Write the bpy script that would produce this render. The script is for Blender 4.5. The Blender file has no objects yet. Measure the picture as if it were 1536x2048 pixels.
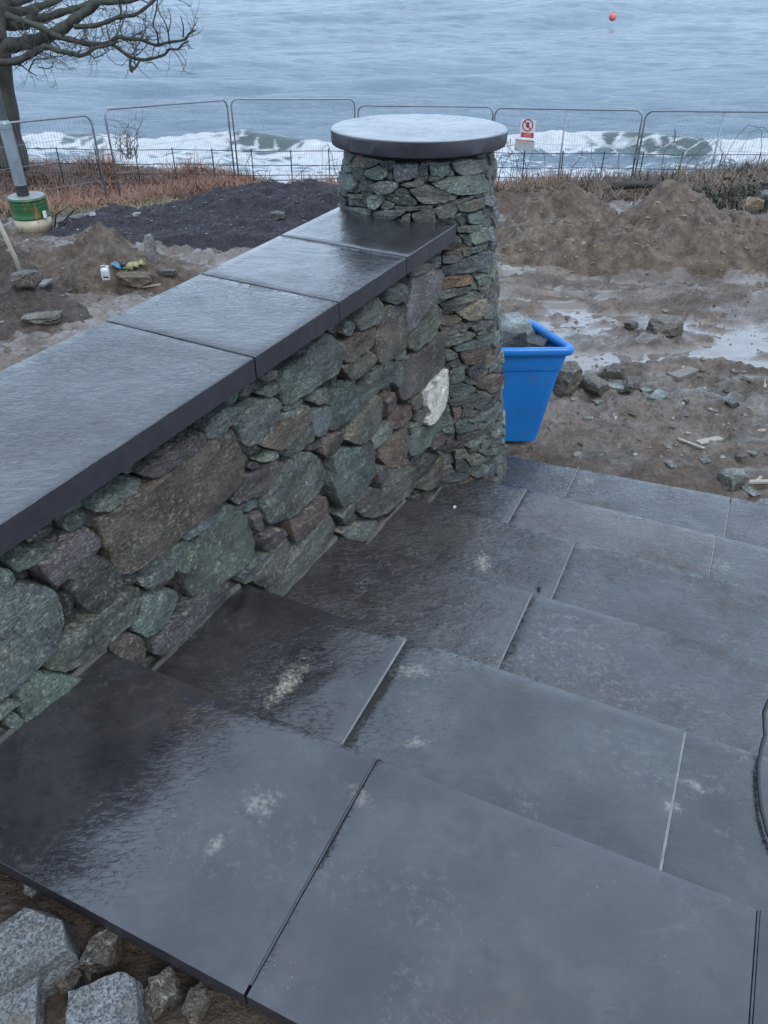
import bpy, math, random
import numpy as np
from mathutils import Vector, noise as mnoise

# ------------------------------------------------------------------ camera, world, sun, exposure
SC = bpy.context.scene
COL = SC.collection
CAMZ = 2.66                       # eye height above the bottom paving (z = 0)
PITCH = 36.5
cam_d = bpy.data.cameras.new('camera'); cam = bpy.data.objects.new('camera', cam_d); COL.objects.link(cam)
cam.location = (0, 0, CAMZ); cam.rotation_euler = (math.radians(90 - PITCH), 0, 0)
cam_d.sensor_fit = 'VERTICAL'; cam_d.sensor_height = 36.0; cam_d.sensor_width = 27.0
cam_d.lens = 36.0 * 1547.0 / 2048.0
cam_d.clip_start = 0.05; cam_d.clip_end = 9000
SC.camera = cam

SUN_EL, SUN_AZ = 50.0, 150.0
W = bpy.data.worlds.new('World'); SC.world = W; W.use_nodes = True
nt = W.node_tree; nt.nodes.clear()
sky = nt.nodes.new('ShaderNodeTexSky'); sky.sky_type = 'NISHITA'; sky.sun_disc = False
sky.sun_elevation = math.radians(SUN_EL); sky.sun_rotation = math.radians(SUN_AZ)
sky.air_density = 1.0; sky.dust_density = 5.0; sky.ozone_density = 1.0
hs = nt.nodes.new('ShaderNodeHueSaturation'); hs.inputs['Saturation'].default_value = 0.45
nt.links.new(sky.outputs[0], hs.inputs['Color'])
mx = nt.nodes.new('ShaderNodeMix'); mx.data_type = 'RGBA'; mx.inputs[0].default_value = 0.72
mx.inputs[7].default_value = (12.7, 16.5, 21.6, 1)          # the even cloud deck
nt.links.new(hs.outputs[0], mx.inputs[6])
tcw = nt.nodes.new('ShaderNodeTexCoord'); sep = nt.nodes.new('ShaderNodeSeparateXYZ'); nt.links.new(tcw.outputs['Generated'], sep.inputs[0])
cie = nt.nodes.new('ShaderNodeMapRange'); cie.inputs[1].default_value = 0; cie.inputs[2].default_value = 1; cie.inputs[3].default_value = .80; cie.inputs[4].default_value = 1.0
nt.links.new(sep.outputs[2], cie.inputs[0])                # an overcast sky is darker at the horizon than overhead
vm = nt.nodes.new('ShaderNodeVectorMath'); vm.operation = 'SCALE'; nt.links.new(mx.outputs[2], vm.inputs[0]); nt.links.new(cie.outputs[0], vm.inputs[3])
bg = nt.nodes.new('ShaderNodeBackground'); bg.inputs[1].default_value = 0.10
nt.links.new(vm.outputs[0], bg.inputs[0])
wo = nt.nodes.new('ShaderNodeOutputWorld'); nt.links.new(bg.outputs[0], wo.inputs[0])
sun_d = bpy.data.lights.new('sun', 'SUN'); sun = bpy.data.objects.new('sun', sun_d); COL.objects.link(sun)
sun_d.energy = 1.1; sun_d.angle = math.radians(18); sun_d.color = (1.0, 0.96, 0.9)
az = math.radians(SUN_AZ); el = math.radians(SUN_EL)
sdir = Vector((math.sin(az) * math.cos(el), math.cos(az) * math.cos(el), math.sin(el)))
sun.rotation_euler = (-sdir).to_track_quat('-Z', 'Y').to_euler()
SC.view_settings.view_transform = 'Standard'; SC.view_settings.look = 'None'
SC.view_settings.exposure = 0.18; SC.view_settings.gamma = 1.0
SC.cycles.max_bounces = 5; SC.cycles.diffuse_bounces = 2; SC.cycles.glossy_bounces = 3

# ------------------------------------------------------------------ helpers: pixels, noise, meshes
F, CX, CY = 1547.0, 768.0, 1024.0
_p = math.radians(PITCH)
_FW = np.array([0, math.cos(_p), -math.sin(_p)]); _UP = np.array([0, math.sin(_p), math.cos(_p)]); _RT = np.array([1.0, 0, 0])
EYE = np.array([0, 0, CAMZ])
def ray(x, y): return (x - CX) / F * _RT - (y - CY) / F * _UP + _FW
def onz(x, y, z):
    d = ray(x, y); return EYE + d * ((z - CAMZ) / d[2])
def ondist(x, y, dist):
    d = ray(x, y); return EYE + d * (dist / math.hypot(d[0], d[1]))
def onplane(x, y, nrm, c):
    d = ray(x, y); return EYE + d * ((c - EYE @ nrm) / (d @ nrm))
rnd = random.Random(7)
def U(a, b): return rnd.uniform(a, b)

def _h(ix, iy, s):
    h = (ix.astype(np.int64) * 374761393 + iy.astype(np.int64) * 668265263 + s * 1442695041) & 0xffffffff
    h = ((h ^ (h >> 13)) * 1274126177) & 0xffffffff
    h = ((h ^ (h >> 15)) * 2246822519) & 0xffffffff
    return ((h ^ (h >> 16)) & 0xffff) / 32767.5 - 1.0
def vn(x, y, s=0):
    x = np.asarray(x, float); y = np.asarray(y, float)
    ix = np.floor(x); iy = np.floor(y); fx = x - ix; fy = y - iy
    fx = fx * fx * fx * (fx * (fx * 6 - 15) + 10); fy = fy * fy * fy * (fy * (fy * 6 - 15) + 10)
    a = _h(ix, iy, s); b = _h(ix + 1, iy, s); c = _h(ix, iy + 1, s); d = _h(ix + 1, iy + 1, s)
    return (a * (1 - fx) + b * fx) * (1 - fy) + (c * (1 - fx) + d * fx) * fy
def fbm(x, y, s=0, o=4, g=0.5):
    t = 0; a = 1.0
    for i in range(o):
        t = t + a * vn(x * 2 ** i + 17.3 * i, y * 2 ** i + 9.1 * i, s + i); a *= g
    return t
def sstep(a, b, x):
    t = np.clip((np.asarray(x, float) - a) / (b - a), 0, 1); return t * t * (3 - 2 * t)

def mk(name, V, Fc, mat, parent=None, smooth=False, origin=None, color=None, label=None, cat=None, group=None, kind=None, attrs=None):
    V = np.asarray(V, float); o0 = np.zeros(3)
    if origin is not None: o0 = np.asarray(origin, float)
    elif parent is not None: o0 = np.array(parent['_w'])
    me = bpy.data.meshes.new(name)
    me.from_pydata((V - o0).tolist(), [], Fc if isinstance(Fc, list) else Fc.tolist())
    if smooth: me.polygons.foreach_set('use_smooth', [True] * len(me.polygons))
    if name in ('stone', 'small_stones', 'back_stones'): me.update(); me.set_sharp_from_angle(angle=math.radians(24))
    if attrs:
        for k, v in attrs.items():
            at = me.attributes.new(k, 'FLOAT', 'POINT'); at.data.foreach_set('value', np.asarray(v, np.float32))
    me.materials.append(mat); me.update()
    ob = bpy.data.objects.new(name, me); COL.objects.link(ob)
    if parent is not None:
        ob.parent = parent; ob.location = o0 - np.array(parent['_w'])
    else:
        ob.location = o0
    ob['_w'] = [float(q) for q in o0]
    if color is not None: ob.color = (*color, 1)
    tag(ob, label, cat, group, kind)
    return ob
def tag(o, label=None, cat=None, group=None, kind=None):
    if label: o['label'] = label
    if cat: o['category'] = cat
    if group: o['group'] = group
    if kind: o['kind'] = kind
def thing(name, loc, label, cat, group=None, kind=None):
    o = bpy.data.objects.new(name, None); COL.objects.link(o); o.location = [float(q) for q in loc]
    o['_w'] = [float(q) for q in loc]; o.empty_display_size = 0.1
    tag(o, label, cat, group, kind); return o

class MB:
    def __init__(s): s.V = []; s.F = []
    def add(s, V, Fc):
        b = len(s.V); s.V.extend([tuple(map(float, v)) for v in V]); s.F.extend([tuple(int(i) + b for i in f) for f in Fc]); return s
    def box(s, c, sz, ax=None):
        ax = np.eye(3) if ax is None else np.asarray(ax)
        c = np.asarray(c, float); h = np.asarray(sz, float) / 2
        V = [c + ax[0] * h[0] * i + ax[1] * h[1] * j + ax[2] * h[2] * k for i in (-1, 1) for j in (-1, 1) for k in (-1, 1)]
        return s.add(V, [(0, 1, 3, 2), (4, 6, 7, 5), (0, 4, 5, 1), (2, 3, 7, 6), (0, 2, 6, 4), (1, 5, 7, 3)])
    def tube(s, P, R, n=8, cap=True):
        P = [np.asarray(p, float) for p in P]
        if not hasattr(R, '__len__'): R = [R] * len(P)
        V = []; prev = None
        for i, p in enumerate(P):
            t = P[min(i + 1, len(P) - 1)] - P[max(i - 1, 0)]; t = t / (np.linalg.norm(t) + 1e-9)
            a = prev if prev is not None else (np.array([0, 0, 1.0]) if abs(t[2]) < .9 else np.array([1.0, 0, 0]))
            x = a - t * (a @ t); x = x / (np.linalg.norm(x) + 1e-9); prev = x; y = np.cross(t, x)
            for k in range(n):
                q = 2 * math.pi * k / n; V.append(p + R[i] * (math.cos(q) * x + math.sin(q) * y))
        Fc = [(i * n + k, i * n + (k + 1) % n, (i + 1) * n + (k + 1) % n, (i + 1) * n + k) for i in range(len(P) - 1) for k in range(n)]
        if cap: Fc += [tuple(range(n))[::-1], tuple((len(P) - 1) * n + k for k in range(n))]
        return s.add(V, Fc)
    def lathe(s, prof, c, n=32):
        c = np.asarray(c, float); V = []
        for r, z in prof:
            for k in range(n):
                q = 2 * math.pi * k / n; V.append(c + [r * math.cos(q), r * math.sin(q), z])
        m = len(prof)
        Fc = [(i * n + k, i * n + (k + 1) % n, (i + 1) * n + (k + 1) % n, (i + 1) * n + k) for i in range(m - 1) for k in range(n)]
        Fc += [tuple(range(n))[::-1], tuple((m - 1) * n + k for k in range(n))]
        return s.add(V, Fc)
    def build(s, name, mat, parent=None, **kw): return mk(name, s.V, s.F, mat, parent, **kw)

def gridfaces(nr, nc):
    i = np.arange(nr - 1)[:, None] * nc + np.arange(nc - 1)[None]; i = i.ravel()
    return np.stack([i, i + 1, i + nc + 1, i + nc], 1)

# ------------------------------------------------------------------ materials
class NB:
    def __init__(s, name, rough=0.5, ior=1.5):
        s.m = bpy.data.materials.new(name); s.m.use_nodes = True; s.t = s.m.node_tree; s.t.nodes.clear()
        s.out = s.n('ShaderNodeOutputMaterial'); s.b = s.n('ShaderNodeBsdfPrincipled')
        s.t.links.new(s.b.outputs[0], s.out.inputs[0]); s.b.inputs['Roughness'].default_value = rough; s.b.inputs['IOR'].default_value = ior
        s.pos = s.n('ShaderNodeNewGeometry').outputs['Position']; s._obj = None
    def n(s, t, **kw):
        x = s.t.nodes.new(t)
        for k, v in kw.items(): setattr(x, k, v)
        return x
    def put(s, sock, v):
        if hasattr(v, 'is_linked') or isinstance(v, bpy.types.NodeSocket): s.t.links.new(v, sock)
        elif isinstance(v, (tuple, list)) and len(v) == 3 and sock.type == 'RGBA': sock.default_value = (*v, 1)
        else: sock.default_value = v
    def set(s, **kw):
        for k, v in kw.items(): s.put(s.b.inputs[k.replace('_', ' ')], v)
        return s
    def objco(s):
        if s._obj is None:
            tc = s.n('ShaderNodeTexCoord'); oi = s.n('ShaderNodeObjectInfo'); m = s.n('ShaderNodeVectorMath', operation='MULTIPLY_ADD')
            s.t.links.new(oi.outputs['Random'], m.inputs[0]); m.inputs[1].default_value = (31, 17, 23); s.t.links.new(tc.outputs['Object'], m.inputs[2]); s._obj = m.outputs[0]; s.oi = oi
        return s._obj
    def scale(s, v, sc):
        m = s.n('ShaderNodeMapping'); s.put(m.inputs['Vector'], v); m.inputs['Scale'].default_value = sc; return m.outputs[0]
    def rot(s, v, r, sc=(1, 1, 1)):
        m = s.n('ShaderNodeMapping'); s.put(m.inputs['Vector'], v); m.inputs['Rotation'].default_value = r; m.inputs['Scale'].default_value = sc; return m.outputs[0]
    def noise(s, sc, det=4, rough=.55, v=None, dist=0.0):
        x = s.n('ShaderNodeTexNoise'); x.inputs['Scale'].default_value = sc; x.inputs['Detail'].default_value = det; x.inputs['Roughness'].default_value = rough
        x.inputs['Distortion'].default_value = dist
        s.put(x.inputs['Vector'], s.pos if v is None else v); return x.outputs['Fac']
    def voro(s, sc, v=None, feat='F1', out='Distance'):
        x = s.n('ShaderNodeTexVoronoi', feature=feat); x.inputs['Scale'].default_value = sc; s.put(x.inputs['Vector'], s.pos if v is None else v); return x.outputs[out]
    def ramp(s, f, a, b, lo=0.0, hi=1.0):
        x = s.n('ShaderNodeMapRange'); x.clamp = True; s.put(x.inputs[0], f)
        for i, q in enumerate((a, b, lo, hi)): x.inputs[i + 1].default_value = q
        return x.outputs[0]
    def mix(s, f, a, b, mode='MIX'):
        x = s.n('ShaderNodeMix', data_type='RGBA', blend_type=mode); s.put(x.inputs[0], f); s.put(x.inputs[6], a); s.put(x.inputs[7], b); return x.outputs[2]
    def math(s, op, a, b=0.0):
        x = s.n('ShaderNodeMath', operation=op); s.put(x.inputs[0], a); s.put(x.inputs[1], b); return x.outputs[0]
    def bump(s, h, strength=.5, dist=.01, prev=None):
        x = s.n('ShaderNodeBump'); s.put(x.inputs['Strength'], strength); x.inputs['Distance'].default_value = dist; s.put(x.inputs['Height'], h)
        if prev is not None: s.put(x.inputs['Normal'], prev)
        return x.outputs[0]
    def attr(s, name, typ='GEOMETRY'):
        x = s.n('ShaderNodeAttribute', attribute_name=name, attribute_type=typ); return x.outputs['Fac']

def simple(name, col, rough=.5, var=.25, sc=8, bump=0.0, metal=0.0, bsc=60):
    b = NB(name, rough); v = b.objco(); f = b.noise(sc, 5, .6, v)
    c2 = tuple(min(1, q * (1 - var)) for q in col); c1 = tuple(min(1, q * (1 + var)) for q in col)
    b.set(Base_Color=b.mix(b.ramp(f, .3, .7), c2, c1), Metallic=metal, Roughness=b.ramp(b.noise(sc * 3, 3, .5, v), .3, .7, max(.05, rough - .12), min(1, rough + .12)))
    if bump: b.set(Normal=b.bump(b.noise(bsc, 5, .6, v), bump, .01))
    return b.m

def m_stone():
    b = NB('wall_stone', .45); v = b.objco(); isl = b.n('ShaderNodeNewGeometry').outputs['Random Per Island']
    dsat = b.n('ShaderNodeHueSaturation'); dsat.inputs['Saturation'].default_value = .8; b.put(dsat.inputs['Color'], b.oi.outputs['Color'])
    c = b.mix(1.0, dsat.outputs[0], b.mix(isl, (.74, .76, .78), (1.22, 1.20, 1.16)), 'MULTIPLY')
    fol = b.scale(v, (.8, .8, 5.0))
    f1 = b.noise(7, 6, .62, v); f2 = b.noise(45, 5, .65, fol); f3 = b.noise(150, 3, .6, v)
    col = b.mix(b.ramp(f1, .34, .66), b.mix(1.0, c, (.55, .53, .52), 'MULTIPLY'), b.mix(1.0, c, (1.5, 1.46, 1.36), 'MULTIPLY'))
    col = b.mix(b.ramp(f2, .38, .62, 0, .85), col, b.mix(1.0, col, (.5, .52, .55), 'MULTIPLY'))
    lich = b.math('MULTIPLY', b.ramp(b.noise(70, 5, .8, v), .52, .62), b.ramp(b.noise(9, 3, .5, v), .36, .54))
    col = b.mix(b.math('MULTIPLY', lich, .9), col, b.mix(.55, b.mix(1.0, col, (2.6, 2.6, 2.5), 'MULTIPLY'), (.36, .39, .35)))
    dk = b.ramp(b.noise(60, 4, .7, b.scale(v, (1.2, 1, 1.6))), .54, .66, 0, .65); col = b.mix(dk, col, (.018, .018, .017))
    rust = b.ramp(b.noise(5, 4, .6, b.scale(v, (1.0, 1.3, 1.1))), .57, .72, 0, .55)
    col = b.mix(rust, col, b.mix(1.0, col, (1.5, 1.02, .72), 'MULTIPLY'))
    n1 = b.bump(b.noise(14, 5, .6, b.scale(v, (1, 1, 2.5))), .9, .04)
    n2 = b.bump(f2, 1.0, .02, n1); n3 = b.bump(f3, .9, .006, n2)
    b.set(Base_Color=col, Roughness=b.ramp(f3, .3, .7, .18, .46), Normal=n3); return b.m
def m_slab(name, stairs=True, cior=1.68):
    b = NB(name, .2, 1.58); cs = 1.0 if stairs else 1.8; v = b.pos; riv = b.attr('riven', 'OBJECT'); riv2 = b.math('MULTIPLY', riv, b.ramp(riv, 0, 1, .35, 1.0))
    obj = b.objco(); oc = b.oi.outputs['Color']
    big = b.noise(2.3, 4, .55, v); mid = b.noise(11, 5, .62, v); fine = b.noise(70, 5, .65, v)
    col = b.mix(b.ramp(big, .35, .65), (.021, .018, .020), (.034, .034, .036))
    col = b.mix(b.ramp(mid, .42, .66, 0, .75), col, (.056, .054, .054)); col = b.mix(b.ramp(b.noise(5.5, 6, .7, v), .50, .62, 0, .7), col, (.014, .013, .015))
    col = b.mix(1.0, col, oc, 'MULTIPLY')
    if stairs:
        rust = b.math('MULTIPLY', b.ramp(b.noise(1.9, 4, .6, b.scale(v, (1, 1, .2))), .58, .72), b.ramp(b.noise(13, 4, .7, v), .4, .6, 0, .5))
        col = b.mix(rust, col, (.075, .048, .03))
        # mortar smears and lime bloom left on the treads
        bloom = b.math('MULTIPLY', b.ramp(b.noise(2.6, 4, .6, b.rot(v, (0, 0, .4), (1, 1.3, .3))), .50, .64), b.ramp(b.noise(42, 6, .75, v), .52, .62))
        col = b.mix(b.math('MULTIPLY', bloom, b.ramp(riv, .2, .6, .28, .62)), col, (.15, .15, .145))
        speck = b.ramp(b.voro(60, v), .0, .11, 1, 0); sp = b.math('MULTIPLY', speck, b.ramp(b.noise(5, 2, .5, v), .58, .64))
        col = b.mix(b.math('MULTIPLY', sp, .7), col, (.3, .31, .3))
        sn = b.ramp(b.noise(34, 6, .8, v), .3, .7, -.8, .8); fs = b.ramp(fine, .40, .58, .1, 1)
        for (px, py, z, ra, rb, ang, am) in STAINS:
            P = onz(px, py, z)
            m = b.n('ShaderNodeMapping', vector_type='TEXTURE'); b.put(m.inputs['Vector'], v); m.inputs['Location'].default_value = P; m.inputs['Rotation'].default_value = (0, 0, ang); m.inputs['Scale'].default_value = (ra, rb, .05)
            ln = b.n('ShaderNodeVectorMath', operation='LENGTH'); b.put(ln.inputs[0], m.outputs[0])
            w = b.math('ADD', ln.outputs['Value'], sn)
            f = b.math('MULTIPLY', b.ramp(w, .3, 1.05, 1, 0), fs)
            col = b.mix(b.math('MULTIPLY', f, am), col, (.34, .31, .25))
    flk = b.noise(12, 6, .6, b.rot(v, (0, 0, .9), (1, 2.6, 1)), 1.6); fl = b.math('MULTIPLY', b.ramp(flk, .60, .63), b.ramp(b.noise(4, 3, .5, v), .45, .6))
    col = b.mix(b.math('MULTIPLY', fl, .55), col, (.014, .014, .016)); col = b.mix(b.ramp(b.noise(6, 6, .7, b.scale(v, (1, 1.4, 1)), .5), .58, .70, 0, .35), col, (.085, .085, .083))
    wet = b.ramp(b.noise(3.3, 3, .5, v), .35, .6)
    film = b.math('MULTIPLY', b.ramp(b.noise(1.5, 5, .6, b.rot(v, (0, 0, .4), (1, 1.5, .5))), .50, .64), b.ramp(b.noise(18, 5, .75, v), .36, .6, .2, 1))
    if stairs: film = b.math('MULTIPLY', film, b.ramp(riv, .3, 1.0, .25, 1)); col = b.mix(b.math('MULTIPLY', film, .75), col, (.062, .055, .047))
    else: film = b.math('MULTIPLY', film, .3)
    rough = b.math('ADD', b.math('ADD', b.ramp(fine, .3, .75, .03, .15), b.math('MULTIPLY', riv, .11)), b.math('MULTIPLY', film, .2))
    led = b.math('FLOOR', b.math('MULTIPLY', b.noise(4.2, 5, .55, b.rot(v, (0, 0, .5), (1, 1.5, 1)), .5), 13.0)); led = b.math('MULTIPLY', led, .077); lst = b.math('MULTIPLY', riv2, .8)
    lay = b.noise(16, 6, .62, b.rot(v, (0, 0, .6), (1, 1.9, 1)), .6)
    pits = b.ramp(b.noise(40, 4, .6, b.rot(v, (0, 0, .5), (1, 2.2, 1)), .4), .50, .74); pits = b.math('MULTIPLY', pits, b.ramp(b.noise(2.4, 4, .6, v), .40, .60, .12, 1.3))
    n1 = b.bump(lay, b.math('MULTIPLY', riv2, .7), .014 * cs)
    n1 = b.bump(led, lst, .02, n1)
    n2 = b.bump(pits, b.math('MULTIPLY', riv, .6), .010, n1)
    n3 = b.bump(fine, b.math('MULTIPLY', riv, .22), .003, n2)
    c1 = b.bump(lay, b.math('MULTIPLY', riv2, .42), .010 * cs)
    c1 = b.bump(led, lst, .012, c1)
    c2 = b.bump(pits, b.math('MULTIPLY', riv, .5), .007, c1)
    b.set(Base_Color=col, Roughness=rough, Normal=n3, Coat_Weight=b.math('MULTIPLY', b.ramp(wet, 0, 1, .75, 1.0), b.ramp(film, 0, 1, 1, .35)), Coat_Roughness=.015, Coat_IOR=cior, Specular_IOR_Level=.18, Coat_Normal=c2); return b.m
def m_mud():
    b = NB('wet_mud', .5, 1.45); v = b.pos; pool = b.attr('pool'); lit = b.attr('litter')
    big = b.noise(.55, 5, .6, v); mid = b.noise(3.2, 6, .65, v); fine = b.noise(30, 6, .7, v)
    col = b.mix(b.ramp(big, .35, .65), (.150, .110, .084), (.222, .176, .142))
    col = b.mix(b.ramp(mid, .42, .62), b.mix(1.0, col, (.55, .52, .50), 'MULTIPLY'), col)
    col = b.mix(b.ramp(b.noise(1.1, 5, .65, b.scale(v, (.5, 1, 1))), .50, .62, 0, .7), col, (.255, .212, .182))
    col = b.mix(b.ramp(fine, .45, .62, 0, .6), col, b.mix(1.0, col, (.42, .40, .38), 'MULTIPLY'))
    bits = b.ramp(b.voro(24, v), 0, .14, 1, 0); col = b.mix(b.math('MULTIPLY', bits, b.ramp(b.noise(2.4, 3, .5, v), .50, .62)), col, (.27, .27, .26))
    col = b.mix(lit, col, b.mix(b.ramp(b.noise(14, 5, .7, v), .35, .65), (.035, .022, .016), (.13, .068, .042)))
    wet = b.math('MULTIPLY', b.ramp(b.noise(1.35, 6, .65, b.scale(v, (.55, 1.2, 1))), .48, .56), b.math('SUBTRACT', 1.0, lit))
    dry = b.math('SUBTRACT', 1.0, pool)
    rough = b.math('MULTIPLY', b.math('SUBTRACT', b.ramp(fine, .3, .7, .55, .8), b.math('MULTIPLY', wet, .42)), b.ramp(pool, 0, 1, 1, .08))
    b.set(Base_Color=b.mix(pool, col, (.13, .105, .085)), Roughness=rough, Normal=b.bump(fine, b.math('MULTIPLY', dry, 1.0), .035, b.bump(mid, b.math('MULTIPLY', dry, .6), .08)), Coat_Weight=b.math('MAXIMUM', b.math('MULTIPLY', wet, .7), b.math('MULTIPLY', pool, .75)), Coat_Roughness=.05); return b.m
def m_soil(name, ca, cb, sc=9, rough=.8, bump=.9, sheen=0.0):
    b = NB(name, rough, 1.4); v = b.pos; f = b.noise(sc, 6, .65, v); g = b.noise(sc * .25, 4, .6, v); h = b.noise(60, 4, .65, v)
    col = b.mix(b.ramp(g, .35, .65), ca, cb); col = b.mix(b.ramp(f, .35, .7), b.mix(1.0, col, (.42, .40, .39), 'MULTIPLY'), col); col = b.mix(b.ramp(h, .5, .66, 0, .6), col, b.mix(1.0, col, (.45, .43, .42), 'MULTIPLY'))
    b.set(Base_Color=col, Roughness=b.ramp(h, .3, .7, rough - .2, rough), Normal=b.bump(h, bump, .02, b.bump(f, bump, .06))); return b.m
def m_water(name, col, rough=.06, bs=.15, sc=14):
    b = NB(name, rough, 1.333); b.set(Base_Color=b.mix(b.ramp(b.noise(2, 3, .5), .3, .7), col, tuple(q * 1.3 for q in col)), Roughness=rough, Normal=b.bump(b.noise(sc, 3, .5), bs, .01)); return b.m
def m_sea():
    b = NB('sea_water', .12, 1.333); v = b.pos; foam = b.attr('foam'); face = b.attr('face')
    deep = b.mix(b.ramp(b.noise(.05, 4, .6, b.scale(v, (.4, 1, 1))), .35, .65), (.115, .17, .215), (.17, .235, .29))
    col = b.mix(face, deep, (.085, .115, .105))
    lace = b.noise(1.2, 7, .70, b.scale(v, (.34, 1.7, 1)), .7)
    holes = b.voro(1.7, b.scale(v, (.6, 1.2, .6)), 'DISTANCE_TO_EDGE'); 
    thr = b.math('SUBTRACT', 1.0, foam)
    f = b.ramp(b.math('SUBTRACT', b.math('ADD', b.math('MULTIPLY', lace, 1.0), b.ramp(holes, 0, .25, .22, 0)), thr), -.07, .10)
    streak = b.math('MULTIPLY', b.ramp(b.noise(.45, 5, .65, b.scale(v, (.22, 1.1, 1)), .5), .68, .76), .25)
    f = b.math('MAXIMUM', f, streak)
    col = b.mix(f, col, (.55, .57, .59))
    far = b.ramp(b.noise(2.2, 5, .6, b.scale(v, (.45, 1.4, 1))), .3, .7)
    b.set(Base_Color=col, Roughness=b.math('ADD', b.math('MULTIPLY', f, .7), .12), Normal=b.bump(b.noise(2.1, 6, .68, b.scale(v, (.6, 1.1, 1)), .4), 1.0, .26, b.bump(b.noise(.55, 4, .6, b.scale(v, (.35, 1.2, 1))), .7, .8)))
    return b.m
def m_attrmix(name, ca, cb, rough=.7, attr='tone'):
    b = NB(name, rough); t = b.attr(attr); b.set(Base_Color=b.mix(t, ca, cb)); return b.m
def m_granite():
    b = NB('granite', .6); v = b.objco(); f = b.noise(120, 5, .8, v); g = b.voro(260, v, 'F1', 'Color')
    col = b.mix(b.ramp(f, .38, .62), (.13, .138, .14), (.50, .52, .52)); sep = b.n('ShaderNodeSeparateColor'); b.put(sep.inputs[0], g)
    col = b.mix(b.ramp(sep.outputs[0], .72, .85, 0, .8), col, (.07, .08, .085))
    col = b.mix(b.ramp(b.noise(9, 4, .6, v), .56, .7, 0, .7), col, (.24, .175, .13)); col = b.mix(b.ramp(b.noise(6, 5, .7, v), .5, .68, 0, .6), col, (.11, .095, .078))
    b.set(Base_Color=col, Roughness=.55, Normal=b.bump(f, 1.0, .014, b.bump(b.noise(22, 6, .7, v), 1.0, .04))); return b.m
def m_drum(name, col):
    b = NB(name, .42); v = b.objco(); r = b.ramp(b.noise(9, 5, .7, b.scale(v, (1, 1, .35))), .56, .68); d = b.noise(4, 4, .6, v)
    c = b.mix(b.ramp(d, .35, .7, 0, .5), col, tuple(q * .6 for q in col)); b.set(Base_Color=b.mix(r, c, (.22, .09, .035)), Roughness=b.math('ADD', b.math('MULTIPLY', r, .35), .38)); return b.m
def m_bark():
    b = NB('bark', .8); v = b.pos; f = b.noise(5, 5, .65, b.scale(v, (2, 2, .7))); g = b.noise(1.3, 4, .6, v)
    col = b.mix(b.ramp(f, .35, .65), (.016, .014, .012), (.055, .049, .040)); col = b.mix(b.ramp(g, .42, .62, 0, .7), col, (.042, .058, .036))
    b.set(Base_Color=col, Normal=b.bump(f, .8, .05)); return b.m

# ------------------------------------------------------------------ frames: wall (u along, n out of its face) and steps
_t = math.radians(62.2); WU = np.array([math.cos(_t), math.sin(_t), 0]); WN = np.array([math.sin(_t), -math.cos(_t), 0])
_t = math.radians(65.2); SU = np.array([math.cos(_t), math.sin(_t), 0]); SN = np.array([math.sin(_t), -math.cos(_t), 0])
ZH = np.array([0, 0, 1.0])
TZ = [1.05, .83, .595, .39, .195, 0.0]                     # tread heights
NOSE = [1.053, 1.655, 2.30, 2.96, 3.565, 4.215]            # front edge of each tread along SU
BACK = [.465] + [q - .04 for q in NOSE[:-1]]
WALL_D, WALL_B = -1.40, .04
def wall_pt(s, z, h=0.0): return WU * s + WN * (WALL_D - WALL_B * (z - .6) + h) + ZH * z
def wall_hit(px, py):
    nb = WN + WALL_B * ZH; P = onplane(px, py, nb, WALL_D + .6 * WALL_B); return float(P @ WU), float(P[2])
def step_pt(s, d, z): return SU * s + SN * d + ZH * z
def wall_ns(s, d=WALL_D - .03):                             # the wall line in step coordinates
    # point WU*a + WN*d with SU-coordinate s
    a = (s - d * float(WN @ SU)) / float(WU @ SU); P = WU * a + WN * d; return float(P @ SN)
WS_N = [.99, 1.572, 2.215, 2.859, 3.483, 9.9]               # where each nosing meets the wall face
def tread_z(s):
    for w, z in zip(WS_N, TZ):
        if s < w: return z
    return 0.0

STAINS = [(572, 1368, .83, .105, .035, 1.05, .95), (966, 1124, .39, .07, .035, 1.3, .95), (1168, 962, 0, .09, .05, .4, .4), (520, 1606, 1.05, .05, .04, .3, .4),
          (428, 1690, 1.05, .035, .016, 1.0, .5), (826, 1340, .83, .07, .035, .1, .5), (832, 1486, .83, .035, .022, .2, .6), (1343, 1612, .83, .03, .02, 0, .6),
          (716, 1590, 1.05, .03, .04, .9, .3), (1392, 1568, .83, .05, .02, -.4, .4), (1442, 1128, .195, .05, .05, 0, .4), (1020, 1240, .39, .06, .04, 0, .25)]
M = dict(stone=m_stone(), slab=m_slab('wet_slate'), cope=m_slab('coping_slate', False, 1.70), cap=m_slab('cap_slate', False, 1.22), mud=m_mud(), granite=m_granite(), bark=m_bark(), sea=m_sea())
M['mortar'] = simple('mortar', (.085, .08, .073), .8, .3, 14, .8)
M['joint'] = simple('joint_mortar', (.17, .175, .175), .55, .3, 25, .5)
M['dark_joint'] = simple('open_joint', (.012, .012, .014), .5, .2, 20)
M['slate_joint'] = simple('slate_filler', (.05, .052, .056), .35, .3, 30)
M['core'] = m_soil('rubble_core', (.022, .022, .02), (.035, .032, .028), 20)
M['cope_edge'] = simple('sawn_slate', (.022, .02, .025), .42, .2, 10, .15)

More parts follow.
